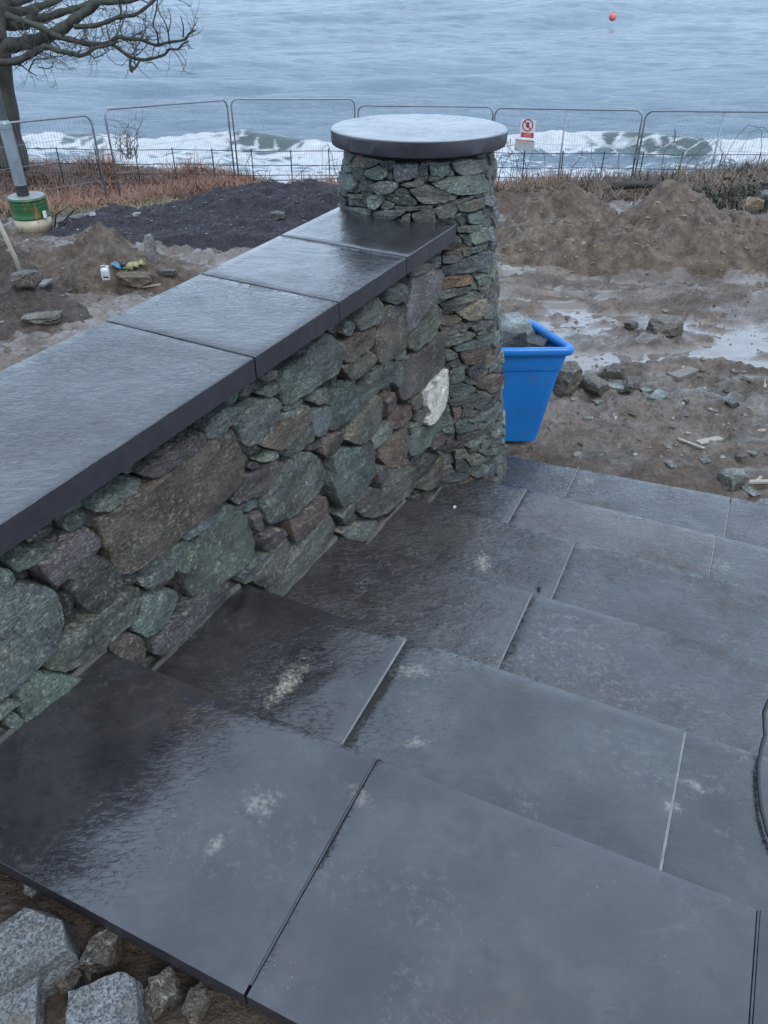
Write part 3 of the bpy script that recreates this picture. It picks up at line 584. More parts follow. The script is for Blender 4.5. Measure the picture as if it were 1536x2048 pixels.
WALL_STONES = readp('''
A d -70,800 60,740 170,690 330,700 420,740 480,840 500,980 460,1100 440,1190 340,1290 240,1390 140,1520 0,1620 -80,1660
A o 370,1290 500,1110 700,980 860,840 1000,760 1100,720 1115,800 1060,950 940,1060 800,1190 650,1300 540,1375 430,1395 375,1360
A d 250,1395 420,1405 560,1430 620,1445 480,1600 320,1750 200,1830 160,1700 150,1560 170,1480
A k 560,590 700,480 800,450 880,530 940,600 950,690 900,790 830,860 760,910 660,880 600,820 540,720
A p 250,530 400,420 560,280 690,220 790,290 800,400 720,480 560,600 430,680 350,640 290,570
A g 60,480 240,370 420,330 420,390 320,460 240,530 130,580 70,540
A o 220,300 380,240 440,230 450,260 330,320 230,350
A g 520,220 560,140 660,90 690,120 680,190 600,240 540,260
A g 0,560 60,560 100,620 90,700 0,770 -60,780 -60,600
A k 500,780 560,770 600,850 610,950 560,980 510,900
A p 590,1380 720,1280 860,1200 890,1230 760,1330 640,1430
A b 860,1170 960,1090 1060,1080 1130,1130 1160,1220 1140,1320 1080,1340 960,1280 890,1230
A g 0,1700 120,1640 160,1650 20,1760 -40,1800
A d 30,1790 120,1740 170,1860 100,1880 40,1850
A d -40,1860 40,1880 120,1900 20,2000 -60,2060
B b 60,830 200,700 380,560 600,430 800,280 950,160 1060,100 1130,90 1190,160 1250,240 1290,290 1260,400 1230,490 1130,600 1010,690 840,820 690,930 560,1040 450,1100 340,1190 230,1240 160,1190 170,1110 110,1000
B g 730,1230 790,1110 870,1000 920,880 1030,790 1100,700 1160,700 1280,780 1340,900 1360,1010 1330,1110 1220,1200 1080,1300 960,1390 840,1440 780,1380 740,1300
B g 360,1180 480,1110 640,1020 780,985 830,1010 800,1110 700,1220 580,1300 440,1350 380,1330 400,1260
B l 380,1500 520,1400 640,1375 665,1420 640,1550 580,1660 480,1740 400,1760 310,1700 340,1620 380,1580
B p 480,1820 600,1680 740,1570 880,1460 1080,1310 1150,1330 1150,1400 1000,1520 850,1660 700,1800 560,1910 480,1890
B d 0,690 160,590 320,490 400,470 400,530 260,620 120,720 0,740
B p 390,440 420,370 560,280 720,170 860,90 900,110 880,180 760,280 600,400 480,460
B d 700,920 840,820 1040,690 1060,720 940,840 830,920 740,970
B o 440,1370 560,1320 690,1240 700,1280 600,1370 500,1400
B k 660,1390 710,1400 710,1520 670,1570 655,1500
B g 580,1930 700,1830 820,1740 840,1760 700,1880 590,1960
B k 220,1280 330,1220 370,1250 360,1330 250,1350
C g 850,600 880,500 960,420 1060,340 1120,230 1220,130 1290,130 1340,180 1420,210 1440,320 1400,430 1350,500 1250,570 1150,660 1040,730 960,790 900,810 860,740
C g 390,1000 500,860 600,790 780,740 830,780 830,880 790,960 760,1060 640,1170 510,1200 440,1130
C b 620,1165 760,1060 900,960 1090,820 1150,850 1150,940 1060,1020 960,1110 830,1200 760,1225 680,1200
C d 110,1010 180,900 300,830 400,810 430,870 380,970 300,1060 200,1110 110,1130
C g 860,1200 1000,1090 1120,1020 1150,1060 1140,1130 1040,1220 930,1300 850,1290 820,1240
C o 1140,740 1230,670 1310,650 1330,730 1290,790 1200,810 1140,780
C g 1150,900 1220,850 1310,830 1330,940 1290,1060 1200,1120 1150,1080
C b 1240,1180 1310,1090 1420,1070 1450,1130 1380,1240 1280,1310 1240,1270
C k 1040,1245 1120,1180 1240,1170 1230,1210 1140,1250
C l 620,1350 720,1300 740,1240 800,1250 810,1300 760,1350 680,1365
C k 500,1210 640,1190 660,1230 560,1290 510,1260
C k 545,1380 610,1350 650,1390 560,1430
C l 870,860 980,780 1060,745 1100,770 1060,830 930,870
C p 650,560 760,480 830,480 830,540 720,600
C o 540,650 620,600 640,640 580,720 500,740
C g 650,720 760,620 840,600 840,680 740,730
C g 840,950 950,880 1060,840 1040,880 900,960 830,990
E g 380,640 400,560 510,430 560,320 640,210 740,110 860,130 940,180 970,290 960,400 880,500 790,580 690,690 560,750 440,785 390,740
E p 110,580 170,470 240,350 380,270 540,190 570,230 540,320 500,420 440,480 360,540 260,550 150,610
E b 620,750 760,680 860,590 950,530 1000,590 1000,690 930,780 840,880 760,960 700,960 650,900
E l 430,1440 560,1290 700,1100 830,920 990,690 1060,760 1110,870 1120,930 1000,1020 860,1170 720,1320 580,1480
E p 360,930 520,830 570,850 580,910 470,1010 390,1060 360,1000
E o 450,1120 490,1030 590,930 630,950 640,1060 600,1180 520,1300 430,1410 330,1380 260,1330 330,1240
E d 160,1310 180,1250 330,1150 440,1070 450,1110 350,1220 250,1330 170,1370
E g 1090,720 1190,640 1270,570 1285,640 1230,730 1140,780
E g 1140,890 1190,840 1300,790 1480,770 1440,850 1380,960 1300,960 1180,930
E d 170,640 270,590 370,560 380,610 280,680 200,690
E p 280,760 370,680 390,760 400,850 350,870 310,830
F q 910,650 930,500 960,330 980,210 1100,160 1220,80 1250,130 1330,110 1330,230 1300,400 1220,490 1120,600 1010,730 940,800 915,750
F o 940,860 1000,770 1120,630 1280,480 1310,560 1300,650 1230,720 1220,810 1100,900 1000,980 950,950
F p 890,1130 900,1070 1050,1000 1200,890 1320,790 1360,900 1380,1050 1340,1150 1220,1250 1140,1350 1040,1430 940,1500 880,1530 870,1400 900,1280
F w 1110,1420 1150,1350 1230,1300 1290,1200 1350,1190 1410,1230 1420,1320 1420,1420 1380,1540 1300,1640 1240,1710 1160,1770 1110,1790 1100,1740 1140,1660 1095,1580
F b 585,930 580,830 630,700 680,590 730,500 800,540 850,650 880,790 890,900 840,980 750,1060 640,1130 600,1080
F b 220,900 350,820 480,760 570,720 580,800 570,920 480,980 380,1030 280,1110 215,1100
F o 370,680 400,600 440,500 520,440 590,400 640,480 650,570 630,650 520,710 400,770
F d 690,400 700,320 860,250 905,310 900,400 840,450 760,480 700,450
F g 400,1470 470,1370 540,1260 620,1170 700,1090 770,1100 800,1180 770,1290 690,1370 600,1440 520,1510 440,1600 400,1590
F o 190,1180 320,1090 510,990 560,1040 550,1120 470,1200 390,1270 300,1310 260,1240
F d 780,1060 900,950 945,1010 900,1080 810,1100
F d 800,1230 820,1100 890,1110 890,1200 880,1350 830,1400 780,1330
F p 960,180 980,60 1120,20 1220,30 1200,80 1080,150
F d 220,700 280,650 340,700 330,790 260,830 210,800
F p 110,800 110,700 200,680 210,760 180,820
F d 790,490 870,500 900,570 860,620 820,560
F d 910,330 950,300 940,440 920,480 890,450
G d 70,500 90,400 80,300 100,180 170,100 260,10 320,40 350,130 375,270 330,350 240,410 130,490
G o 220,600 290,480 370,370 460,240 550,150 600,200 640,310 650,390 560,490 470,580 370,650 290,630
G g 100,940 90,800 110,750 230,670 300,710 460,620 510,700 540,850 545,960 470,1050 400,1130 300,1220 190,1290 130,1200 80,1050
G p 350,1250 430,1120 470,1090 600,1120 620,1180 600,1320 560,1390 430,1400 390,1360 350,1330
G o 640,1000 650,910 780,880 920,880 960,960 970,1060 880,1150 780,1240 690,1340 620,1390 610,1320 640,1200
G r 610,800 610,700 690,640 780,550 870,480 890,560 870,680 840,760 880,830 780,870 660,890 640,850
G g 500,600 590,510 690,410 710,500 690,590 610,680 530,710
G r 620,220 685,110 730,200 710,300 660,370 640,290
G r 680,380 780,290 900,250 900,360 860,420 780,480 720,490 700,430
G b 900,200 1000,120 1015,200 1000,260 930,310 905,290
G d 920,360 1010,300 1045,340 990,400 930,410
G g 890,490 950,420 1020,400 1030,450 960,530 910,550
G g 900,620 900,570 1000,490 1130,410 1270,330 1330,350 1340,420 1260,460 1180,540 1120,570 1080,660 1030,700 960,760 900,770 885,700
G p 1090,660 1180,560 1290,470 1350,460 1340,540 1250,620 1190,690 1110,700
G g 1200,730 1280,640 1370,550 1395,600 1390,680 1300,740 1220,760
G b 990,1050 1080,960 1160,850 1260,770 1370,700 1370,800 1330,890 1240,980 1160,1080 1090,1130 1000,1110
G k 980,890 1050,810 1110,740 1160,790 1140,870 1070,950 1000,1010
G p 550,870 620,870 650,930 640,1000 560,1050 540,960
G k 200,1470 330,1360 380,1390 280,1480
''')
COPE_Z, COPE_T = 1.65, .072
wall = thing('dry_stone_wall', wall_pt(1.9, .6, -.3), 'dry stone wall of green and brown rubble with dark slate coping beside the steps', 'wall')
def wfn(a, b, h): return wall_pt(a, b, h)
wpolys = []
for kd, px in WALL_STONES:
    poly = [wall_hit(*q) for q in px]
    c = np.mean(poly, 0); poly = [tuple(c + (np.array(q) - c) * 1.03) for q in poly]; wpolys.append(poly)
cnt = 0
for (kd, px), poly in zip(WALL_STONES, wpolys):
    ar = abs(shoelace(np.array(poly))); big = ar > .004; cnt += 1
    V, Fc, o = stone_geo(poly, wfn, .09, (.03 if kd == 'w' else .014 if big else -.004) + U(-.006, .010), .016 if big else .010, 1.0, cnt * 1.37, 1 if kd == 'w' else 4)
    mk('stone', V, Fc, M['stone'], wall, smooth=True, origin=o, color=colvar(kd, .08))
fills = fill_gaps(wpolys, .25, 3.62, lambda a: tread_z(a) - .03, COPE_Z - COPE_T + .005, .007, .043, 1.9, .00028, 5)
fills = sorted(fills, key=lambda H: -abs(shoelace(H)))
bm = MB()
for H in fills[205:]:
    cnt += 1; V, Fc, o = stone_geo(H, wfn, .07, U(-.040, -.015), .012, .8, cnt * 1.37); bm.add(V, Fc)
bm.build('small_stones', M['stone'], wall, smooth=True, color=SC_COL['k'], kind='stuff')
for H in fills[:205]:
    cnt += 1
    V, Fc, o = stone_geo(H, wfn, .07, U(-.050, -.020), .010, .8, cnt * 1.37)
    mk('stone', V, Fc, M['stone'], wall, smooth=True, origin=o, color=colvar(rnd.choice('ggddkkpobl'), .18))
# dark rubble heart behind the facing
V = []
for s in np.linspace(-.1, 3.6, 38):
    zb = -.25; V += [wall_pt(s, zb, -.085), wall_pt(s, COPE_Z - COPE_T - .012, -.085), WU * s + WN * -1.90 + ZH * (COPE_Z - COPE_T - .012), WU * s + WN * -1.98 + ZH * zb]
Fc = [(k * 4 + q, (k + 1) * 4 + q, (k + 1) * 4 + (q + 1) % 4, k * 4 + (q + 1) % 4) for k in range(37) for q in range(4)] + [(0, 1, 2, 3), (148 + 3, 148 + 2, 148 + 1, 148)]
mk('wall_core', V, Fc, M['core'], wall)
# coping slabs
CJ = [-.35, .42, 1.722, 2.222, 2.755, 3.245]
for k in range(len(CJ) - 1):
    a, b = CJ[k] + .002, CJ[k + 1] - .002; f, r = -1.348, -1.955; dz = U(-.002, .002)
    q = [WU * a + WN * f, WU * b + WN * f, WU * b + WN * r, WU * a + WN * r]; q = [p + ZH * (COPE_Z + dz) for p in q]
    ob = slab('coping_slab', q, COPE_T, M['cope'], wall, [1.1, 1.1, .9, .6, .45, .4][k], (.95, .98, 1.05), amp=.0016, bev=.004, ragged=.0016, seed=90 + k)

# pillar
PT, PB = (3.53, -1.68, .35), (3.71, -1.715, .545)           # wall-frame s, d, radius at the top and at the foot
PZ1 = 1.905
def pil_c(z):
    f = z / PZ1; s = PB[0] + (PT[0] - PB[0]) * f; d = PB[1] + (PT[1] - PB[1]) * f; r = PB[2] + (PT[2] - PB[2]) * f; return WU * s + WN * d, r
def pfn(a, b, h):                                            # a: arc length at the mean radius, b: height
    C, r = pil_c(b); q = a / .44; return np.array([C[0] + (r + h) * math.cos(q), C[1] + (r + h) * math.sin(q), b])
def pil_hit(px, py):
    d = ray(px, py); t = np.linspace(3.0, 6.0, 3000); P = EYE[None] + d[None] * t[:, None]
    f = P[:, 2] / PZ1; s = PB[0] + (PT[0] - PB[0]) * f; dd_ = PB[1] + (PT[1] - PB[1]) * f; r = PB[2] + (PT[2] - PB[2]) * f
    C = WU[None] * s[:, None] + WN[None] * dd_[:, None]; g = np.hypot(P[:, 0] - C[:, 0], P[:, 1] - C[:, 1]) - r
    i = int(np.argmax(g < 0)) if (g < 0).any() else int(np.argmin(g))
    q = math.atan2(P[i, 1] - C[i, 1], P[i, 0] - C[i, 0])
    if q > .9: q -= 2 * math.pi
    return q * .44, float(P[i, 2])
PIL_STONES = readp('''
P d 300,270 400,220 490,240 500,300 430,340 340,320
P d 540,210 750,200 745,300 600,350 550,320
P d 850,220 1000,215 1015,270 980,300 860,300
P q 1040,190 1120,165 1300,165 1320,210 1270,270 1130,300 1070,270
P l 880,370 1000,330 1160,300 1310,290 1365,380 1330,430 1230,450 1100,460 1000,430
P o 680,420 820,380 960,420 1080,460 1040,500 930,530 790,530 730,480
P g 350,380 450,350 575,355 580,400 530,440 440,460 380,420
P g 90,290 140,260 210,320 240,370 220,420 160,410 110,350
P l 330,500 370,460 450,470 460,520 400,590 340,570
P d 460,520 550,550 540,580 440,590
P d 600,490 660,465 740,520 740,550 660,560 600,540
P g 120,570 260,580 350,600 340,640 220,650 140,620
P g 385,610 540,590 650,600 590,650 470,700 400,650
P g 600,700 620,650 685,615 685,715 600,715
P o 700,630 800,590 880,585 890,690 850,710 730,700
P o 880,590 960,550 1050,545 1090,600 1030,640 930,660
P o 1060,550 1180,520 1290,500 1300,560 1220,600 1110,610
P l 1170,640 1300,600 1310,690 1240,720 1180,710
P g 1310,490 1380,475 1400,530 1350,570 1300,540
P p 600,370 800,330 800,375 700,395 610,390
P g 840,320 990,300 900,345 840,350
P g 560,570 870,550 860,580 740,590 580,590
P d 880,550 1060,510 1200,470 1210,490 1060,540 900,560
P p 130,450 280,465 280,500 200,490
Q g 520,180 640,130 930,90 940,130 820,200 620,240 520,240
Q l 740,240 950,140 1070,150 1090,320 960,420 800,450 760,330
Q b 100,570 300,410 440,300 520,300 610,460 520,540 340,560
Q d 620,680 600,570 930,480 990,560 780,640
Q d 240,920 400,850 700,730 960,620 1100,610 1110,820 900,940 600,1010 240,1070
Q t 210,1130 400,1080 740,1040 800,1090 790,1180 650,1240 400,1290 200,1320
Q g 180,1350 500,1310 740,1270 790,1310 700,1390 400,1450 190,1500
Q o 460,1520 700,1420 850,1360 950,1420 930,1510 720,1560 560,1590
Q y 540,1800 700,1680 900,1560 1100,1520 1100,1700 1050,1800 850,1880 700,1890 600,1850
Q l 840,1090 1030,1030 1170,1100 1000,1200 900,1260
Q g 220,680 560,640 600,700 560,770 400,820 240,820
Q g 40,740 200,690 200,820 60,880
Q p 880,1330 1080,1260 1080,1310 950,1340
Q d 600,330 740,300 770,440 720,490 650,450
Q k 190,1620 440,1500 560,1620 400,1720 250,1700
R o 170,300 400,250 720,200 735,260 640,360 400,430 240,460
R b 190,130 520,100 550,170 400,240 210,260
R g 240,500 480,430 760,400 800,440 700,520 480,590 270,630
R g 430,660 700,580 1050,480 1060,560 900,640 640,700 460,730
R p 740,290 900,220 1100,190 1110,250 960,320 780,380
R b 540,760 760,690 930,650 990,800 930,920 760,970 640,980 580,900
R k 680,1060 830,970 960,940 970,1060 900,1160 760,1200 670,1170
R g 350,1110 450,1000 560,1020 620,1140 620,1260 480,1310 370,1330
R d 350,1500 370,1370 560,1330 740,1380 770,1470 700,1540 540,1550 420,1590
R b 800,1340 960,1240 1140,1150 1280,1180 1220,1350 1060,1490 980,1420 860,1400
R g 270,720 400,730 500,810 420,870 280,900
R k 250,970 480,870 520,960 400,990
R g 830,400 980,340 960,390 830,440
R g 820,470 1060,390 1000,450 840,520
S o 310,190 460,110 700,90 910,40 760,160 560,220 380,270
S b 370,310 520,280 530,360 490,470 420,480
S k 580,430 680,380 800,350 820,420 740,470 620,480
S k 450,800 640,720 860,700 840,760 640,840 480,880
S l 580,920 720,840 860,795 950,765 960,800 860,870 700,950 600,950
S d 430,560 600,510 740,600 700,660 480,740 430,680
S o 410,1020 600,1000 620,1080 560,1140 410,1150
S o 620,1010 820,930 830,1010 700,1080
S g 630,1200 820,1090 920,1150 900,1250 700,1300
S k 420,1180 560,1170 610,1240 560,1330 420,1340
S d 900,1060 1100,990 1280,940 1200,1020 1050,1090 900,1100
S g 880,880 980,850 980,940 860,980
''')
pil = thing('stone_pillar', pil_c(0)[0], 'round tapering pillar of stacked slate with a thick round dark cap', 'pillar')
ppolys = [[pil_hit(*q) for q in px] for kd, px in PIL_STONES]
ppolys = [[tuple(np.mean(p, 0) + (np.array(q) - np.mean(p, 0)) * 1.06) for q in p] for p in ppolys]
for (kd, px), poly in zip(PIL_STONES, ppolys):
    cnt += 1; ar = abs(shoelace(np.array(poly)))
    if ar < .0002: continue
    V, Fc, o = stone_geo(poly, pfn, .07, .006 + U(-.004, .010), .011, .9, cnt * 1.37)
    mk('stone', V, Fc, M['stone'], pil, smooth=True, origin=o, color=colvar(kd, .08))
fills = fill_gaps(ppolys, -1.50, 0.12, lambda a: -.03, PZ1 - .005, .007, .046, 2.2, .00018, 11)
fills = sorted(fills, key=lambda H: -abs(shoelace(H)))
bm = MB()
for H in fills[230:]:
    cnt += 1; V, Fc, o = stone_geo(H, pfn, .06, U(-.022, .0), .014, .9, cnt * 1.37); bm.add(V, Fc)
bm.build('small_stones', M['stone'], pil, smooth=True, color=SC_COL['g'], kind='stuff')
for H in fills[:230]:
    cnt += 1
    V, Fc, o = stone_geo(H, pfn, .06, U(-.018, .006), .012, .9, cnt * 1.37)
    mk('stone', V, Fc, M['stone'], pil, smooth=True, origin=o, color=colvar(rnd.choice('ggddkobplg'), .18))
back = fill_gaps([], .12, .44 * 2 * math.pi - 1.50, lambda a: -.03, PZ1 - .005, .012, .06, 2.4, .0004, 13)
bm = MB()
for H in back:
    cnt += 1; V, Fc, o = stone_geo(H, pfn, .06, U(-.018, .006), .02, .9, cnt * 1.37); bm.add(V, Fc)
bm.build('back_stones', M['stone'], pil, smooth=True, color=SC_COL['g'], kind='stuff')
V = []; nn = 40
for z in np.linspace(-.2, PZ1 + .01, 14):
    C, r = pil_c(z)
    for k in range(nn): V.append(np.array([C[0] + (r - .04) * math.cos(2 * math.pi * k / nn), C[1] + (r - .04) * math.sin(2 * math.pi * k / nn), z]))
Fc = [(i * nn + k, i * nn + (k + 1) % nn, (i + 1) * nn + (k + 1) % nn, (i + 1) * nn + k) for i in range(13) for k in range(nn)] + [tuple(13 * nn + k for k in range(nn))]
mk('pillar_core', V, Fc, M['core'], pil)
# round cap: riven top, rounded arris, sawn drum side
capc = pil_c(PZ1)[0]; CR, CZ0, CZ1 = .405, PZ1 + .002, 1.970; na = 96
V = []; prof = [(r, CZ1) for r in np.linspace(.0, CR - .008, 16)[1:]] + [(CR - .004, CZ1 - .0012), (CR - .001, CZ1 - .004), (CR, CZ1 - .007), (CR, CZ0 + .006), (CR - .003, CZ0), (.30, CZ0)]
V.append(capc + ZH * CZ1)
for i, (r, z) in enumerate(prof):
    for k in range(na):
        q = 2 * math.pi * k / na; p = capc + np.array([r * math.cos(q), r * math.sin(q), z])
        if i < 14: p[2] += .0016 * float(fbm(p[0] * 9, p[1] * 9, 77, 3))
        elif i >= 17 and i < 19: p[:2] += (p - capc)[:2] * .006 * float(vn(q * 3, 0, 5))
        V.append(p)
Fc = [(0, 1 + k, 1 + (k + 1) % na) for k in range(na)]
Fc += [(1 + i * na + k, 1 + i * na + (k + 1) % na, 1 + (i + 1) * na + (k + 1) % na, 1 + (i + 1) * na + k)[::-1] for i in range(len(prof) - 1) for k in range(na)]
Fc.append(tuple(1 + (len(prof) - 1) * na + k for k in range(na)))
V = [np.array(p) - ZH * .030 * float((np.array(p) - capc)[1]) for p in V]                # laid with a slight fall towards the sea
cap = mk('cap', V, Fc, M['cap'], pil, smooth=True, color=(.9, .95, 1.05)); cap['riven'] = .3; cap.data.set_sharp_from_angle(angle=math.radians(30)); cap.data.materials.append(M['cope_edge'])
for p in cap.data.polygons:
    if abs(p.normal.z) < .35 or p.normal.z < -.3: p.material_index = 1

# ------------------------------------------------------------------ heaps of soil, gravel and sand
M['sand'] = m_soil('wet_sand', (.185, .138, .102), (.24, .186, .142), 7)
M['topsoil'] = m_soil('brown_soil', (.155, .118, .09), (.205, .16, .122), 9)
M['gravel'] = m_soil('purple_gravel', (.040, .033, .044), (.065, .054, .066), 26, .7)
M['near_soil'] = m_soil('bank_soil', (.10, .078, .066), (.135, .11, .09), 14)
M['rock'] = m_stone()
def heap(name, peaks, box, mat, label, amp=.05, edge=.10, n=150, seed=0, lump=1.0):
    """peaks: (x, y, top z, rx, ry, power); a heightfield that rises from the ground inside box"""
    x0, x1, y0, y1 = box; gx = np.linspace(x0, x1, n); gy = np.linspace(y0, y1, n); Xh, Yh = np.meshgrid(gx, gy); g0 = gbase(Xh, Yh); h = np.zeros_like(Xh)
    wx = Xh + .16 * fbm(Xh * 1.6, Yh * 1.6, seed + 2, 3); wy = Yh + .16 * fbm(Xh * 1.6, Yh * 1.6, seed + 5, 3)
    for (px, py, pz, rx, ry, pw) in peaks:
        base = float(gbase(px, py)); r = np.sqrt(((wx - px) / rx) ** 2 + ((wy - py) / ry) ** 2)
        h = np.maximum(h, (pz - base) * np.clip(1 - r ** pw, 0, 1) ** 1.15)
    k = sstep(.02, .25, h)
    h = h + k * (fbm(Xh * 2.6, Yh * 2.6, seed + 9, 4) * amp * 1.3 + (1 - np.abs(fbm(Xh * 6, Yh * 6, seed + 12, 3))) * amp * .55 * lump + fbm(Xh * 15, Yh * 15, seed + 15, 3) * amp * .42)
    ed = np.minimum(np.minimum(Xh - x0, x1 - Xh) / (x1 - x0), np.minimum(Yh - y0, y1 - Yh) / (y1 - y0))
    z = gz(Xh, Yh, False) * (1 - k) + g0 * k + h - edge * (1 - sstep(.0, .12, h)) - .3 * sstep(.05, 0, ed)
    return mk(name, np.stack([Xh, Yh, z], -1).reshape(-1, 3), gridfaces(n, n), mat, smooth=True, origin=((x0 + x1) / 2, (y0 + y1) / 2, float(g0.mean())), label=label, cat='heap'), (Xh, Yh, z, h)
sandh, SH = heap('sand_heap', [(2.62, 11.2, -.02, 1.0, 1.1, 1.3), (3.92, 10.4, .20, 1.15, 1.3, 1.25), (3.1, 9.95, -.28, 1.8, .9, 1.6), (2.2, 10.4, -.38, 1.2, .9, 1.6), (4.7, 10.3, -.25, 1.0, 1.0, 1.5)], (.6, 6.6, 8.7, 12.9), M['sand'], 'heap of brown wet sand with two peaks before the brambles', .07, seed=3, n=260, lump=1.2)
gravh, GH = heap('gravel_heap', [(-1.5, 12.9, -.42, 2.4, 2.0, 2.0), (-3.2, 12.2, -.62, 2.2, 1.5, 2.2), (-2.2, 11.9, -.60, 2.6, 1.5, 2.4), (-.2, 12.8, -.42, 1.8, 1.8, 2.0)], (-6.0, 2.4, 10.0, 15.2), M['gravel'], 'broad heap of dark purple gravel behind the wall', .05, seed=23, n=200)
soilh, LH = heap('soil_heap', [(-3.25, 9.0, .02, .75, .95, 1.15), (-2.75, 8.75, -.22, .7, .6, 1.4), (-3.8, 9.0, -.22, .7, .7, 1.4)], (-5.0, -1.9, 7.7, 10.4), M['topsoil'], 'small pointed heap of brown soil beside the white jug', .05, seed=43)
dirth, DH = heap('dirt_heap', [(-4.9, 9.0, -.22, 1.3, 1.3, 1.3), (-4.4, 8.0, -.12, 1.3, 1.1, 1.4), (-3.9, 7.3, -.10, 1.3, .9, 1.5)], (-7.2, -2.3, 6.0, 11.0), M['near_soil'], 'low heap of dark soil at the left edge behind the coping', .07, seed=53)
HEAPS = [SH, GH, LH, DH]
def surf(x, y):
    x = np.asarray(x, float); y = np.asarray(y, float); z = gz(x, y)
    for (Xh, Yh, zh, hh) in HEAPS:
        n = Xh.shape[0]; fx = (x - Xh[0, 0]) / (Xh[0, -1] - Xh[0, 0]) * (n - 1); fy = (y - Yh[0, 0]) / (Yh[-1, 0] - Yh[0, 0]) * (n - 1)
        ok = (fx >= 0) & (fx < n - 1) & (fy >= 0) & (fy < n - 1); ix = np.clip(fx, 0, n - 2).astype(int); iy = np.clip(fy, 0, n - 2).astype(int)
        z = np.where(ok, np.maximum(z, zh[iy, ix]), z)
    return z
def hit(px, py):
    d = ray(px, py); t = np.geomspace(1.5, 45, 2600); P = EYE[None] + d[None] * t[:, None]
    i = int(np.argmax(P[:, 2] < surf(P[:, 0], P[:, 1]))); return P[i]

# ------------------------------------------------------------------ loose rocks: an angular lump from a cut and jittered box
def rock_geo(sx, sy, sz, yaw, sd, cuts=7, sub=3, rough=.06):
    import bmesh
    bmm = bmesh.new(); bmesh.ops.create_cube(bmm, size=2.0); r_ = random.Random(sd)
    for v in bmm.verts: v.co = Vector([q * r_.uniform(.78, 1.05) for q in v.co])
    for k in range(cuts):
        nrm = Vector((r_.gauss(0, 1), r_.gauss(0, 1), r_.gauss(0, 1))).normalized(); 
        res = bmesh.ops.bisect_plane(bmm, geom=bmm.verts[:] + bmm.edges[:] + bmm.faces[:], plane_co=nrm * r_.uniform(.88, 1.15), plane_no=nrm, clear_outer=True)
        ed = [e for e in bmm.edges if e.is_boundary]
        if ed: bmesh.ops.contextual_create(bmm, geom=ed)
    bmesh.ops.triangulate(bmm, faces=bmm.faces[:])
    for _ in range(sub): bmesh.ops.subdivide_edges(bmm, edges=[e for e in bmm.edges if e.calc_length() > .28], cuts=1, use_grid_fill=False); bmesh.ops.triangulate(bmm, faces=bmm.faces[:])
    for v in bmm.verts:
        q = v.co * 1.7 + Vector((sd, sd * .3, 0)); v.co += v.co.normalized() * (mnoise.noise(q) * rough + mnoise.noise(q * 4) * rough * .4)
    bmm.normal_update()
    c, s_ = math.cos(yaw), math.sin(yaw); V = []
    for v in bmm.verts:
        x, y, z = v.co.x * sx, v.co.y * sy, v.co.z * sz; V.append((c * x - s_ * y, s_ * x + c * y, z))
    Fc = [tuple(v.index for v in f.verts) for f in bmm.faces]; bmm.verts.index_update(); Fc = [tuple(v.index for v in f.verts) for f in bmm.faces]; bmm.free()
    V = np.array(V); V[:, 2] -= V[:, 2].min(); return V, Fc
def rock(name, px, py, size, yaw, col, label, cat='rock', sink=.25, mat=None, sd=None, tilt=None, group=None, z=None, cuts=7, rough=.06):
    P = hit(px, py) if z is None else onz(px, py, z); sd = sd or rnd.random() * 99
    V, Fc = rock_geo(size[0] / 2, size[1] / 2, size[2] / 2, yaw, sd, cuts, 3, rough)
    if tilt: 
        ca_, sa_ = math.cos(tilt), math.sin(tilt); V = np.stack([V[:, 0], V[:, 1] * ca_ - V[:, 2] * sa_, V[:, 1] * sa_ + V[:, 2] * ca_], 1); V[:, 2] -= V[:, 2].min()
    o = P - ZH * sink * size[2]
    return mk(name, V + o, Fc, mat or M['rock'], origin=o, color=col, label=label, cat=cat, group=group)
# granite blocks on the bank below the top step
for (px, py, sz, yaw, lab, sd) in [(58, 1905, (.175, .15, .15), .62, 'large square granite block beside the top step edge', 3.0), (210, 2035, (.16, .15, .13), 1.9, 'granite block at the bottom edge nearest the step slab', 8.0), (0, 2040, (.15, .15, .13), .25, 'granite block in the bottom left corner of the picture', 13.0)]:
    P = onz(px, py, 1.0); zz = float(gz(P[0], P[1])); V, Fc = rock_geo(sz[0] / 2, sz[1] / 2, sz[2] / 2, yaw, sd, 5, 4, .15)
    o = np.array([P[0], P[1], zz - .035]); mk('granite_block', V + o, Fc, M['granite'], origin=o, label=lab, cat='granite block', group='granite blocks on the bank')
for k, (px, py, w) in enumerate([(210, 1905, .07), (135, 1965, .045), (330, 1990, .06), (150, 1935, .03), (65, 1780, .03), (395, 2010, .05)]):
    rock('earth_clod' if k != 4 else 'slate_chip', px, py, (w, w * 1.2, w * .8), k * 1.1, (.105, .084, .066) if k != 4 else (.2, .22, .22),
         ['round clod of soil between two granite blocks', 'small clod of soil beside the large granite block', 'upright clod of soil below the step edge', 'tiny clod of soil beside the large granite block', 'slate chip on soil under the step edge', 'lowest clod of soil along the step edge'][k], 'clod' if k != 4 else 'chip', .25, z=.95, cuts=14, rough=.22)
G_ = SC_COL['g']; BR_ = (.105, .082, .065)
